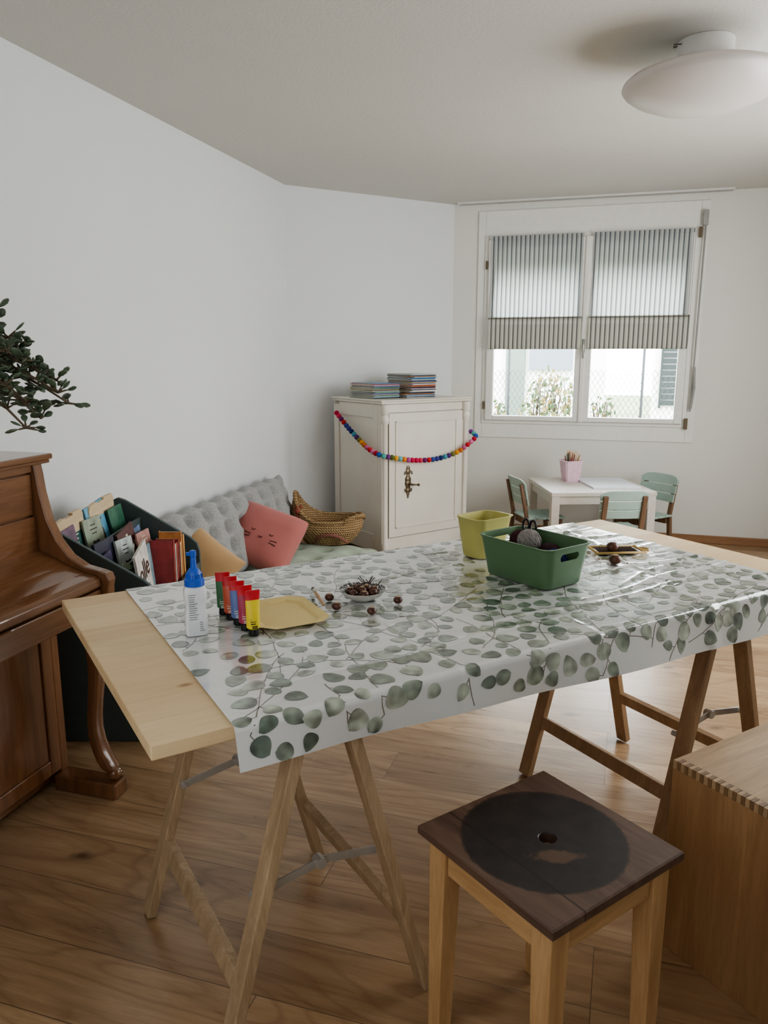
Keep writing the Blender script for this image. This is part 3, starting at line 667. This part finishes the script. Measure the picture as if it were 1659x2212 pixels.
# ------------------------------------------------------------------ trestle table
TA=D2R(31);TC=(.232,2.058,0)
g=G();g.box(-.99,.99,-.45,.45,.722,.75)
O("table_board",g,M_pine,loc=TC,rz=TA,bevel=.0025,label="pale pine glued table board resting on two trestles",cat="table top")
def trestle(c,mat,label):
    t=T("wooden_trestle",label,"trestle",(c[0],c[1],0),TA,"trestles under the table board")
    for sx in(-1,1):
        g=G();g.box(sx*.033-.014,sx*.033+.014,-.278,.36,.662,.7215);O("top_rail",g,mat,parent=t,bevel=.002)
        for sy in(-1,1):
            g=G();x0=.235*sx;x1=.048*sx
            g.beam((x0,sy*.268,0.006),(x1,sy*.256,.70),.045,.024,(0,1,0));O("leg",g,mat,parent=t,bevel=.003)
        f=.19/.70;xx=(.235-(.235-.048)*f)*sx
        g=G();g.beam((xx,-.25,.19),(xx,.25,.19),.04,.022,(-(.187)*sx,0,.70));O("crossbar",g,mat,parent=t,bevel=.003)
    for sy in(-1,1):
        g=G();y=sy*.232;xe=.235-.187*(.35/.7)
        g.beam((-xe,y,.35),(0,y,.375),.004,.018);g.beam((0,y+.005,.375),(xe,y+.005,.35),.004,.018);g.tube([(0,y-.01,.375),(0,y+.014,.375)],.012,10)
        for q in(-1,1): g.tube([(q*xe,y-.008,.35),(q*xe,y+.012,.35)],.008,8)
        O("folding_stay",g,M_steel,parent=t,bevel=.0008)
trestle((-.250,1.585),M_trestle,"light beech folding trestle with steel stays, under table")
trestle((.813,2.24),M_trestle_shaded,"wooden folding trestle with steel stays, under table, shade painted into its colour")
# tablecloth
R=.016;HB=.12;HF=.108;arc=math.pi*R/2;TL=HB+arc+.9+arc+HF;CX0,CX1=-.825,.845
ridges=[(.55,.05,1,.06,.0060,.007,.5),(.5,-.10,1,-.05,.007,.008,.45),(.62,-.22,1,.10,.007,.007,.4),(.3,-.30,1,-.08,.004,.010,.4),(.1,.2,1,.15,.0025,.010,.5),(.66,.25,1,-.15,.006,.008,.3),
 (-.2,-.33,1,.05,.0025,.010,.4),(.60,.0,.35,1,.0040,.009,.4),(-.35,0,0,1,.0020,.007,.6),(.05,0,0.02,1,.0020,.007,.6),(.45,-.4,.2,1,.004,.02,.25),(.72,.35,1,.3,.006,.008,.25),(.35,-.02,1,.02,.005,.006,.3),(.66,-.34,1,-.12,.007,.012,.3),
 (.45,.34,1,.02,.005,.008,.35),(.70,.12,1,-.04,.006,.006,.25),(.0,-.12,1,.03,.0018,.008,.5),(-.55,-.1,.2,1,.002,.01,.3),(.6,-.16,1,.22,.005,.006,.2),(.52,-.29,1,.0,.005,.007,.25)]
def wr(x,y):
    s=0
    for px,py,dx,dy,am,wd,ln in ridges:
        l=math.hypot(dx,dy);ux,uy=dx/l,dy/l;al=(x-px)*ux+(y-py)*uy;pe=-(x-px)*uy+(y-py)*ux+.01*math.sin(al*14+px*9)
        if abs(pe)<wd*4: s+=am*math.exp(-(pe/wd)**2)*math.exp(-(al/ln)**4)
    return s*.8
def cloth(x,t):
    top=.7525
    sx_=(x-CX0)/(CX1-CX0);t=t-.045*(1-sx_)
    if t<HB: y=.45+R;z=top-R-(HB-t)
    elif t<HB+arc: q=(t-HB)/R;y=.45+R*math.cos(q);z=top-R+R*math.sin(q)
    elif t<HB+arc+.9: y=.45-(t-HB-arc);z=top
    elif t<HB+2*arc+.9: q=(t-HB-arc-.9)/R;y=-.45-R*math.sin(q);z=top-R+R*math.cos(q)
    else:
        q=t-(HB+2*arc+.9);fl=.16+.12*math.sin(x*5.1+.6)+.07*math.sin(x*13)
        y=-.45-R-q*math.sin(fl);z=top-R-q*math.cos(fl)
    yy=max(-.45,min(.45,y));ed=1 if abs(y)<.44 else max(0,1-(abs(y)-.44)/.03)
    z+=wr(x,yy)*(.3+.7*ed)
    if y<-.45: y-=wr(x,-.45)*1.5
    return Vector((x-.024*(1-sx_)*max(0,(.45-y)/.9),y,z))
g=G();g.grid(lambda u,v:cloth(CX0+u*(CX1-CX0),v*TL),270,260,0)
random.seed(21)
e=.003;pp0=cloth(0,TL/2);SGN=1 if (cloth(e,TL/2)-pp0).cross(cloth(0,TL/2+e)-pp0).z>0 else -1
def S(x,t,off):
    x=max(CX0+.0005,min(CX1-.0005,x));t=max(.0005,min(TL-.0005,t));e=.003
    t2=min(t,TL-e-.0001);x2=min(x,CX1-e)
    p=cloth(x2,t2);n=(cloth(x2+e,t2)-p).cross(cloth(x2,t2+e)-p).normalized()
    return cloth(x,t)+n*off*SGN
colors={}
def leaf(cx,ct,ang,ln,off):
    ca,sa=math.cos(ang),math.sin(ang);wd=ln*random.uniform(.36,.50);tone=random.random();asym=random.uniform(-.15,.15)
    base=Vector(lin((126,137,124))[:3]) if tone<.45 else (Vector(lin((158,166,152))[:3]) if tone<.82 else Vector(lin((98,111,101))[:3]))
    gx,gy=random.uniform(-1,1),random.uniform(-1,1);seed=random.uniform(0,100)
    n=20;rings=[0,.25,.5,.75,.92,1];vs=[];cs_=[]
    def add(u,v,r):
        x=cx+(u*ca-v*sa);t=ct+(u*sa+v*ca)
        vs.append(S(x,t,off))
        k=noise.noise(Vector((u*60+seed,v*60,seed)))*.85+.50*(gx*u+gy*v)/ln*2
        if r==1: k-=.20
        c=base*(1+.8*k);cs_.append((max(.04,c.x),max(.045,c.y),max(.04,c.z),1))
    add(0,0,0)
    for r in rings[1:]:
        for j in range(n):
            th=2*math.pi*j/n;wob=1+.05*math.sin(3*th+seed)
            u=ln*.5*r*math.cos(th)*wob;v=wd*r*math.sin(th)*(1-.18*math.cos(th)+asym*math.sin(th))*wob
            if j==0: u*=1.10
            add(u,v,r)
    fs=[(0,1+j,1+(j+1)%n) for j in range(n)]
    for k in range(len(rings)-2):
        for j in range(n): fs.append((1+k*n+j,1+(k+1)*n+j,1+(k+1)*n+(j+1)%n,1+k*n+(j+1)%n))
    o=len(g.v);g.add(vs,fs,1)
    for i,c in enumerate(cs_): colors[o+i]=c
def stem(pts,w,off):
    vs=[]
    for i,(x,t) in enumerate(pts):
        x2,t2=pts[min(i+1,len(pts)-1)];x1,t1=pts[max(i-1,0)];d=Vector((x2-x1,t2-t1));d=d.normalized() if d.length>0 else Vector((1,0));nn=Vector((-d.y,d.x))*w/2
        vs+= [S(x+nn.x,t+nn.y,off),S(x-nn.x,t-nn.y,off)]
    g.add(vs,[(2*i,2*i+1,2*i+3,2*i+2) for i in range(len(pts)-1)],2)
placed=[]
def tryleaf(x,t,ang,ln,md):
    if not(CX0+.012<x<CX1-.012 and .012<t<TL-.012): return False
    for q in placed:
        if (q[0]-x)**2+(q[1]-t)**2<md*md: return False
    placed.append((x,t));leaf(x,t,ang,ln,.0006+.00002*(len(placed)%12));return True
for it in range(360):
    x=random.uniform(CX0-.1,CX1+.05);t=random.uniform(-.05,TL+.05);ang=random.choice([-.6,.4,2.4,-2.5,1.2])+random.uniform(-.5,.5)
    pts=[];curv=random.uniform(-2.2,2.2);n=random.randint(11,20);nl=0
    pl=[]
    for k in range(n):
        pts.append((x,t));ang+=curv*.02+random.uniform(-.16,.16);x+=math.cos(ang)*.020;t+=math.sin(ang)*.020
        if k%2==0:
            sd=1 if (k//2)%2 else -1;la=ang+sd*random.uniform(.6,1.25);ln=random.uniform(.032,.051)
            lx=x+math.cos(la)*(ln*.5+.010);lt=t+math.sin(la)*(ln*.5+.010)
            if tryleaf(lx,lt,la,ln,.0365):
                nl+=1;pl.append(((x,t),(x+math.cos(la)*.012,t+math.sin(la)*.012)))
    if nl>=3:
        ins_=[p for p in pts if CX0+.002<p[0]<CX1-.002 and .002<p[1]<TL-.002]
        if len(ins_)>2: stem(ins_,.0021,.0004)
        for q in pl:
            if all(CX0+.002<p[0]<CX1-.002 and .002<p[1]<TL-.002 for p in q): stem(list(q),.0017,.0004)
def clothmat(name,kind):
    m=N(name)
    if kind=="leaf":
        at=m.n("ShaderNodeAttribute");at.attribute_name="leafcol";m.col(at.outputs["Color"])
    elif kind=="stem": m.b.inputs["Base Color"].default_value=lin((118,108,98))
    else:
        v=m.coord();m.col(m.ramp(m.noise(v,2,2),[(.3,lin((212,213,211))),(.7,lin((220,221,219)))]))
    m.rough(.15);v=m.coord((3,14,3));v3=m.noise(v,3,4,.5);m.bump(v3,.18,.01);m.b.inputs["IOR"].default_value=1.6;m.b.inputs["Coat Weight"].default_value=1.0;m.b.inputs["Coat Roughness"].default_value=.08;m.b.inputs["Coat IOR"].default_value=1.6
    return m.m
o=O("tablecloth",g,[clothmat("oilcloth_white","w"),clothmat("oilcloth_leaf","leaf"),clothmat("oilcloth_stem","stem")],loc=TC,rz=TA,smooth=True,label="glossy white oilcloth printed with green eucalyptus leaves",cat="tablecloth")
ca_=o.data.color_attributes.new("leafcol",'FLOAT_COLOR','POINT')
for i,c in colors.items(): ca_.data[i].color=c
# ------------------------------------------------------------------ things on the table
ZT=.7545
gb=T("glue_bottle","white plastic glue bottle with blue nozzle cap on tablecloth","bottle",(-.43,1.675,ZT),D2R(20))
g=G()
def sq(r,z,e=.78,nx=0): return [(max(-r,min(r,1.25*r*math.cos(t)))*1.0+nx,max(-r*.8,min(r*.8,1.25*r*.8*math.sin(t))),z) for t in [2*math.pi*(j+.5)/24 for j in range(24)]]
g.loft([sq(.022,0),sq(.0245,.003),sq(.0245,.05),sq(.0225,.058),sq(.0215,.075),sq(.0245,.085),sq(.0245,.108),sq(.021,.115),sq(.013,.119)])
O("body",g,plain("white_plastic",(226,229,232),.4,var=.01),parent=gb,auto=35)
g=G();g.lathe([(.0225,.116),(.0225,.130),(.0185,.134),(.0175,.142),(.0125,.152),(.0075,.157),(.006,.182),(.0075,.184),(.0075,.195),(.005,.197)],20)
for k in range(20):
    aa=k*math.pi/10;g.box(.018*math.cos(aa)-.001,.018*math.cos(aa)+.001,.018*math.sin(aa)-.001,.018*math.sin(aa)+.001,.131,.143)
g.box(-.015,.0,-.003,.003,.186,.193)
O("nozzle_cap",g,plain("blue_plastic",(44,92,190),.35),parent=gb,auto=35)
g=G()
for k in range(12): g.box(-.016,-.016+random.uniform(.012,.022),-.0201,-.0195,.040+k*.0052,.0412+k*.0052)
for k in range(5):
    g.box(.006,.006+random.uniform(.006,.012),-.0201,-.0195,.012+k*.005,.0135+k*.005)
O("printed_label",g,plain("grey_print",(120,122,126),.6),parent=gb)
tc=[((66,116,80),"green"),((206,100,76),"orange red"),((98,116,166),"blue"),((160,56,84),"crimson"),((228,206,60),"yellow")]
for i,(c,nm) in enumerate(tc):
    f=i/4;x=-.396+.098*f;y=1.813-.147*f
    t=T("paint_tube",nm+" acrylic paint tube standing on its black cap","paint tube",(x,y,ZT),D2R(12+i*3),"paint tubes in a row")
    g=G();g.lathe([(.011,0),(.012,.002),(.011,.014)],18);O("cap",g,M_black,parent=t,auto=35)
    def el(rx,ry,z): return [(rx*math.cos(q),ry*math.sin(q),z) for q in [2*math.pi*j/22 for j in range(22)]]
    g=G();g.loft([el(.009,.009,.014),el(.0155,.0155,.019),el(.0158,.014,.04),el(.0163,.009,.065),el(.0168,.005,.084),el(.0172,.002,.096),el(.0175,.0012,.106)],[0,0,0,0,1,1])
    body=O("tube_body",g,[plain(nm.replace(" ","_")+"_tube",c,.35,var=.04),plain("red_tube_end",(200,48,56),.35)],parent=t,auto=50)
    g=G()
    for k in range(5): g.box(-.009,.002+.002*(k%3),-.0163+.0012*k+.0008*k,-.0130+.0014*k,.030+k*.0048,.0315+k*.0048)
    for k in range(2): g.box(-.006,.006,-.0172,-.0135,.020+k*.004,.0218+k*.004)
    O("printed_label",g,plain("dark_print",(40,40,44) if i in(4,) else (226,222,214),.6),parent=t)
M_tray=plain("yellow_card",(224,202,142),.7,var=.03)
g=G()
def oct_(w,h,z,c=.03): return [(-w+c,-h,z),(w-c,-h,z),(w,-h+c,z),(w,h-c,z),(w-c,h,z),(-w+c,h,z),(-w,h-c,z),(-w,-h+c,z)]
g.loft([oct_(.066,.090,.0005),oct_(.068,.092,.0012),oct_(.072,.096,.006),oct_(.088,.112,.010),oct_(.0885,.1125,.0105),oct_(.072,.0955,.0072),oct_(.067,.091,.0022)])
O("paper_tray",g,M_tray,loc=(-.247,1.800,ZT),rz=D2R(28),label="pale yellow cardboard tray beside the paint tubes",cat="tray")
g=G();g.tube([(0,0,0),(.075,0,0),(.115,0,0)],[.003,.0046,.0036],8,0);g.tube([(.115,0,0),(.135,0,0)],.0040,8,1);g.tube([(.135,0,0),(.145,0,0),(.158,0,0)],[.0040,.005,.0006],8,2)
o=O("paint_brush",g,[plain("brush_wood",(176,140,100),.5),M_steel,plain("bristle",(120,100,80),.9)],loc=(-.150,1.832,ZT+.0155),rz=D2R(106),label="slim wooden paint brush resting on the yellow tray",cat="paint brush")
def platemat():
    m=N("patterned_ceramic");v=m.coord();x=m.n("ShaderNodeTexVoronoi");x.feature='DISTANCE_TO_EDGE';m.l(v,x.inputs["Vector"]);x.inputs["Scale"].default_value=110
    m.col(m.ramp(x.outputs["Distance"],[(0,lin((40,44,56))),(.12,lin((40,44,56))),(.16,lin((216,212,204)))]));m.rough(.15);return m.m
g=G();g.lathe([(.025,0),(.031,.002),(.049,.013),(.061,.026),(.0625,.028),(.060,.0275),(.046,.015),(.028,.005)],40,mi=[0,0,0,0,1,1,1])
O("ceramic_plate",g,[plain("plate_outside",(206,204,198),.2),platemat()],loc=(-.056,1.93,ZT),smooth=True,label="small blue and white patterned plate holding chestnuts",cat="plate")
M_ch=N("chestnut_shell");v=M_ch.coord();M_ch.col(M_ch.ramp(M_ch.noise(v,60,3,.5,1),[(.3,lin((62,38,30))),(.7,lin((112,70,52)))]));M_ch.rough(.28);M_ch=M_ch.m
M_cp=plain("chestnut_scar",(176,152,124),.8)
random.seed(31)
def chestnut(p,r,label,grp,picks=0,shell=False,rot=None):
    c=T("chestnut",label,"chestnut",p,random.uniform(0,6),grp)
    g=G();n=18;m=12;rings=[]
    for i in range(1,m):
        aa=math.pi*i/m;rings.append([(r*1.05*math.sin(aa)*math.cos(2*math.pi*j/n),r*.95*math.sin(aa)*math.sin(2*math.pi*j/n),r*.82+-r*.82*math.cos(aa)) for j in range(n)])
    g.loft(rings,[0]*(m-3)+[1]) if shell else g.loft(rings,0)
    O("shell",g,[M_ch,M_cp],parent=c,smooth=True)
    for k in range(picks):
        g=G();aa=random.uniform(0,6.28);g.tube([(0,0,r),(.022*math.cos(aa),.022*math.sin(aa),r+.026)],.0010,5)
        O("toothpick",g,plain("dark_pick",(70,56,44),.7),parent=c)
for rr_,cnt in((.032,7),(.011,3)):
    for i in range(cnt):
        aa=2*math.pi*i/cnt+rr_*40;zz=.016 if rr_>.02 else .022
        chestnut((-.056+rr_*math.cos(aa),1.93+rr_*math.sin(aa),ZT+zz-.004),.0125,"shiny brown chestnut lying on the patterned plate","chestnuts on the plate",picks=3 if i%3==0 else 0,shell=i%2==0)
for p in((-.142,1.915,ZT),(-.119,1.842,ZT),(-.03,1.806,ZT),(.036,1.892,ZT)):
    chestnut(p,.0125,"halved reddish chestnut lying loose on the tablecloth","loose chestnuts on the tablecloth",0,True)
chestnut((.707,2.275,ZT),.019,"large dark chestnut lying on the tablecloth by basket","chestnuts beside the baskets",0,True)
chestnut((.735,2.40,ZT+.008),.019,"reddish chestnut lying on the small woven mat","chestnuts beside the baskets",0,False)
mt=T("weaving_frame","small dark woven mat with yellow wooden edging on table","mat",(.755,2.425,ZT+.003),D2R(5))
g=G()
for k in range(16): g.tube([(-.06+k*.008,-.035,.003),(-.06+k*.008,.035,.003)],.003,6)
O("weaving",g,plain("dark_wool",(84,70,66),.95),parent=mt,smooth=True)
g=G();
for y in(-.042,.042): g.tube([(-.085,y,.004),(.085,y,.004)],.004,8)
for x in(-.078,.078): g.tube([(x,-.045,.005),(x,.045,.005)],.004,8)
g.tube([(.08,.0,.005),(.10,-.02,.004),(.11,.0,.004),(.10,.02,.004),(.08,.01,.005)],.003,6)
O("edging",g,plain("yellow_stick",(206,174,114),.6),parent=mt,smooth=True)
def rrect(hx,hy,r,z,n=6):
    pts=[]
    for cx,cy,a0 in((hx-r,hy-r,0),(-hx+r,hy-r,90),(-hx+r,-hy+r,180),(hx-r,-hy+r,270)):
        for k in range(n+1):
            q=D2R(a0+90*k/n);pts.append((cx+r*math.cos(q),cy+r*math.sin(q),z))
    return pts
def tub(name,loc,rz,bx_,by_,tx_,ty_,h_,mat,label):
    r=T(name,label,"basket",loc,rz,"plastic baskets on the table")
    g=G();th=.003
    def ringk(k,ins): return rrect(bx_+(tx_-bx_)*k-ins,by_+(ty_-by_)*k-ins,.030,h_*k+(.003 if (ins and k==0) else 0),8)
    g.loft([ringk(0,.006),ringk(.015,.002),ringk(.04,0)]+[ringk(k,0) for k in(.3,.6,.95)]+[[(x*1.02,y*1.02,z) for x,y,z in ringk(.96,0)],[(x*1.025,y*1.025,z) for x,y,z in ringk(1,0)]]+[ringk(1,th),ringk(.5,th),ringk(0.03,th)])
    o=O("tub",g,mat,parent=r,smooth=False,auto=50)
    return r,o
M_green=plain("green_plastic",(88,118,84),.45,var=.02);M_yel=plain("yellow_plastic",(190,184,112),.45,var=.02)
LA=math.atan2(-.8,.6)
r,tubo=tub("storage_basket",(.428,2.132,ZT),LA,.118,.078,.135,.094,.118,M_green,"green plastic storage basket with handle slots holding yarn")
def cutslot(o,x,z,w_,h_):
    g=G();pts=[]
    for k in range(24):
        q=2*math.pi*k/24;cx=(w_/2-h_/2)*(1 if math.cos(q)>0 else -1);pts.append((cx+h_/2*math.cos(q),z+h_/2*math.sin(q)))
    g.prism(pts,lambda u,v,d:(d,u,v),x-.05,x+.05)
    c=O("cutter",g,M_black,parent=o.parent,merge=True)
    bpy.context.view_layer.update()
    for md in list(o.modifiers): o.modifiers.remove(md)
    m=o.modifiers.new("b",'BOOLEAN');m.object=c;m.operation='DIFFERENCE';m.solver='EXACT'
    dg=bpy.context.evaluated_depsgraph_get();me=bpy.data.meshes.new_from_object(o.evaluated_get(dg));o.modifiers.clear();o.data=me;bpy.data.objects.remove(c)
    b_=o.modifiers.new("split",'EDGE_SPLIT');b_.split_angle=D2R(40)
cutslot(tubo,.131,.088,.075,.022);cutslot(tubo,-.131,.088,.075,.022)
r,tubo=tub("storage_basket",(.318,2.385,ZT),LA+D2R(90),.060,.046,.076,.060,.130,M_yel,"tall yellow plastic storage basket beside the green basket")
g=G();g.loft([[(.076,-.035,.123),(.076,.035,.123),(.077,.035,.128),(.077,-.035,.128)],[(.10,-.03,.119),(.10,.03,.119),(.101,.03,.125),(.101,-.03,.125)]])
O("grip_tab",g,M_yel,parent=r,bevel=.002)
def yarn(p,r,c,label):
    t=T("yarn_ball",label,"yarn",p,0,"yarn balls in the green basket")
    pts=[]
    for k in range(900):
        u=k/900;th=u*2*math.pi*38;tilt=u*math.pi*5
        v=Vector((math.cos(th),math.sin(th)*math.cos(.3),math.sin(th)*math.sin(.3)+.35*math.sin(u*60)));v.normalize()
        v=Euler((tilt,tilt*.7,tilt*1.3)).to_matrix()@v;pts.append(v*r*(.95+.04*math.sin(k*.7)))
    g=G();g.tube(pts,.0022,5);g.ball((0,0,0),r*.93)
    O("wound_yarn",g,plain("yarn_"+label.split()[0],c,.95,bump=.5,bs=1200),parent=t,smooth=True)
L3=Vector((math.cos(LA),math.sin(LA),0));S3=Vector((-math.sin(LA),math.cos(LA),0));gc=Vector((.428,2.132,ZT))
yarn(gc+L3*-.030+S3*.012+Vector((0,0,.100)),.034,(160,152,150),"grey wound ball of yarn in green basket")
yarn(gc+L3*-.082+S3*.030+Vector((0,0,.09)),.030,(76,40,46),"maroon wound ball of yarn in green basket")
yarn(gc+L3*.020+S3*.045+Vector((0,0,.065)),.033,(70,44,50),"plum wound ball of yarn in green basket")
yarn(gc+L3*.08+S3*-.0+Vector((0,0,.065)),.034,(36,50,104),"blue wound ball of yarn in green basket")
yarn(gc+L3*-.06+S3*-.045+Vector((0,0,.04)),.030,(60,58,62),"charcoal wound ball of yarn in green basket")
yarn(gc+L3*.02+S3*-.04+Vector((0,0,.045)),.03,(120,120,128),"slate wound ball of yarn in green basket")
sc=T("scissors","dark plastic-handled craft scissors sticking out of the basket","scissors",gc+L3*-.075+S3*.062+Vector((0,0,.03)),LA)
for q in(-1,1):
    g=G();g.tube([Vector((q*.014,0,.100))+Vector((.012*math.cos(x),0,.018*math.sin(x))) for x in [k*.5236 for k in range(12)]],.0035,8,closed=True);O("handle",g,M_black,parent=sc,smooth=True)
    g=G();g.beam((q*.012,.001*q,.083),(-q*.004,.001*q,.0),.002,.010,(0,1,0));O("blade",g,M_steel,parent=sc)
# ------------------------------------------------------------------ stool
SA=D2R(35.3);stl=T("wooden_stool","square wooden stool with worn black circle on dark seat","stool",(.3115,1.3115,0),SA)
def seatmat():
    m=N("walnut_seat");v=m.coord((9,1,9));f=m.noise(v,3.0,8,.62,.8)
    c=m.ramp(f,[(.3,lin((78,60,50))),(.7,lin((116,92,78)))])
    tc=m.n("ShaderNodeTexCoord");nz=m.noise(tc.outputs["Object"],26,5,.6);nz2=m.noise(tc.outputs["Object"],90,4,.6)
    sp=m.n("ShaderNodeSeparateXYZ");m.l(tc.outputs["Object"],sp.inputs[0])
    ox,oy=-.008*math.cos(SA),.008*math.sin(SA)
    cx=m.math('SUBTRACT',sp.outputs[0],ox);cy=m.math('SUBTRACT',sp.outputs[1],oy)
    r=m.math('SQRT',m.math('ADD',m.math('POWER',cx,2),m.math('POWER',cy,2)))
    rr=m.math('ADD',r,m.math('MULTIPLY',m.math('SUBTRACT',nz2,.5),.010))
    disk=m.ramp(rr,[(.1555,(1,1,1,1)),(.1585,(0,0,0,1))])
    px=m.math('SUBTRACT',sp.outputs[0],-.020);py=m.math('SUBTRACT',sp.outputs[1],-.052)
    wx=m.math('SUBTRACT',m.math('MULTIPLY',px,math.cos(SA)),m.math('MULTIPLY',py,math.sin(SA)));wy=m.math('ADD',m.math('MULTIPLY',px,math.sin(SA)),m.math('MULTIPLY',py,math.cos(SA)))
    q=m.math('SQRT',m.math('ADD',m.math('POWER',m.math('DIVIDE',wx,.046),2),m.math('POWER',m.math('DIVIDE',wy,.015),2)))
    q=m.math('ADD',q,m.math('MULTIPLY',m.math('SUBTRACT',nz,.5),3.0))
    patch=m.ramp(m.math('MULTIPLY',q,.5),[(.34,(.15,.15,.15,1)),(.58,(1,1,1,1))])
    mask=m.mix(1.0,disk,patch,'MULTIPLY')
    c2=m.mix(m.ramp(nz,[(.3,(0,0,0,1)),(.7,(1,1,1,1))]),lin((34,30,30)),lin((52,45,43)))
    inn=m.mix(disk,c,lin((98,76,60)))
    fin=m.mix(mask,inn,c2)
    sm=m.math('ABSOLUTE',m.math('ADD',sp.outputs[0],.098))
    fin=m.mix(m.ramp(sm,[(.0004,(.8,.8,.8,1)),(.0012,(0,0,0,1))]),fin,lin((26,20,18)))
    m.col(fin);m.rough(.5);m.bump(nz2,.15,.001);return m.m
g=G();hs=.176;rh=.0165;n=64
def sqp(th,s):
    c,s_=math.cos(th),math.sin(th);k=s/max(abs(c),abs(s_));return (c*k,s_*k)
angs=[D2R(45)+2*math.pi*j/n for j in range(n)]
def rg(f,z): 
    if f=='in': return [(rh*math.cos(t),rh*math.sin(t),z) for t in angs]
    return [(sqp(t,f)[0],sqp(t,f)[1],z) for t in angs]
seq=[rg('in',.458),rg('in',.478),[(1.12*rh*math.cos(t),1.12*rh*math.sin(t),.48) for t in angs],[(.09*math.cos(t),.09*math.sin(t),.4795) for t in angs],[(.14*math.cos(t),.14*math.sin(t),.48) for t in angs],rg(hs-.003,.48),rg(hs,.477),rg(hs,.462),rg(hs-.004,.458)]
seq.append(seq[0]);g.loft(seq,[1]+[0]*8,capb=False,capt=False)
O("seat",g,[seatmat(),plain("hole_wood",(70,52,42),.6)],parent=stl,merge=True,auto=30)
ins=.028
for sx in(-1,1):
    for sy in(-1,1):
        x=sx*(hs-ins-.012);y=sy*(hs-ins-.012)
        g=G();g.beam((x+sx*.006,y+sy*.006,0),(x,y,.458),.034,.034,(1,0,0),.047,.047);O("leg",g,M_honey,parent=stl,bevel=.003)
MAx=wood("honey_apron_x",(182,144,100),(214,178,132),'X',1.2,.4);MAy=wood("honey_apron_y",(182,144,100),(214,178,132),'Y',1.2,.4)
for q in(-1,1):
    g=G();e_=hs-ins-.012;g.box(-e_+.024,e_-.024,q*e_-.010+q*.006,q*e_+.010+q*.006,.395,.458);O("apron",g,MAx,parent=stl,bevel=.002)
    g=G();g.box(q*e_-.010+q*.006,q*e_+.010+q*.006,-e_+.024,e_-.024,.395,.458);O("apron",g,MAy,parent=stl,bevel=.002)
# ------------------------------------------------------------------ wooden chest
ch=T("wooden_chest","brown wooden chest with finger-jointed edges on the floor","chest",(.66,1.604,0),TA)
Lc,Dc,Hc=.62,.46,.478;nf=46;fw=Dc/nf;th=.02
g=G();g.box(th,Lc,-Dc,0,Hc-th,Hc)
for i in range(nf):
    if i%2==0: g.box(0,th,-(i+1)*fw,-i*fw,Hc-th,Hc)
O("lid",g,M_chestTop,parent=ch,bevel=.0005,seg=1)
g=G();g.box(0,th,-Dc,0,0,Hc-th-.0002)
O("side_panel",g,M_chestSide,parent=ch,bevel=.001,seg=1)
g=G()
for i in range(nf):
    if i%2: g.box(-.0003,th-.0002,-(i+1)*fw+.0003,-i*fw-.0003,Hc-th,Hc+.0004)
O("finger_joint",g,M_end,parent=ch)
for q in((th,Lc,-th,0),(th,Lc,-Dc,-Dc+th),(Lc-th,Lc,-Dc+th,-th)):
    g=G();g.box(*q,0,Hc-th-.0002);O("side_panel",g,M_chestSide,parent=ch)
# ------------------------------------------------------------------ ceiling lamp
cl=T("ceiling_lamp","round frosted white glass bowl ceiling lamp","lamp",(1.172,3.080,CH),0)
g=G();g.lathe([(.098,-.001),(.098,-.080),(.092,-.090)],48);O("canopy",g,M_white,parent=cl,auto=35)
g=G();pr=[(.09,-.085),(.21,-.100),(.268,-.122),(.284,-.136),(.287,-.146),(.276,-.160),(.242,-.184),(.176,-.212),(.095,-.232),(.02,-.238)]
g.lathe(pr,72);m=N("frosted_glass");m.b.inputs["Base Color"].default_value=lin((212,205,200));m.rough(.35)
O("glass_bowl",g,m.m,parent=cl,smooth=True)
g=G();g.tube([(-.09,.03,-.004),(-.11,.02,-.014),(-.115,.0,-.010),(-.10,-.03,-.02)],.0022,6);O("cable",g,plain("lamp_cable",(110,100,88),.7),parent=cl)
# ------------------------------------------------------------------ light
wd=bpy.data.worlds.new("overcast_sky");SC.world=wd;wd.use_nodes=True;bg=wd.node_tree.nodes["Background"];bg.inputs[0].default_value=(.89,.95,1,1);bg.inputs[1].default_value=17.0
def area(name,loc,target,sx,sy,e,col=(1,1,1)):
    l=bpy.data.lights.new(name,'AREA');l.shape='RECTANGLE';l.size=sx;l.size_y=sy;l.energy=e;l.color=col
    o=bpy.data.objects.new(name,l);COL.objects.link(o);o.location=loc;d=Vector(target)-Vector(loc);o.rotation_euler=d.to_track_quat('-Z','Y').to_euler();return o
pe=C3-a*2.5-b*.25
area("east_window_light",(pe.x,pe.y,1.45),(pe.x-b.x,pe.y-b.y,1.40),2.0,1.5,66,(.97,.99,1))
ps=(C4+C5)*.5+a*.25-b*.6
area("south_window_light",(ps.x,ps.y,1.5),(ps.x+a.x,ps.y+a.y,1.45),2.0,1.5,13,(.96,.98,1))
wp=C2+b*1.0+a*.12
po=area("window_portal",(wp.x,wp.y,1.5),(wp.x-a.x,wp.y-a.y,1.5),1.5,1.4,1);po.data.cycles.is_portal=True
try: SC.view_settings.look='AgX - Medium High Contrast'
except Exception: pass
# ------------------------------------------------------------------ camera
cam=bpy.data.cameras.new("camera");co=bpy.data.objects.new("camera",cam);COL.objects.link(co)
co.location=(0,0,1.38);co.rotation_euler=(D2R(90-11.5),0,0);cam.sensor_width=36;cam.sensor_fit='AUTO';cam.lens=1660/2212*36;cam.clip_start=.05
SC.camera=co
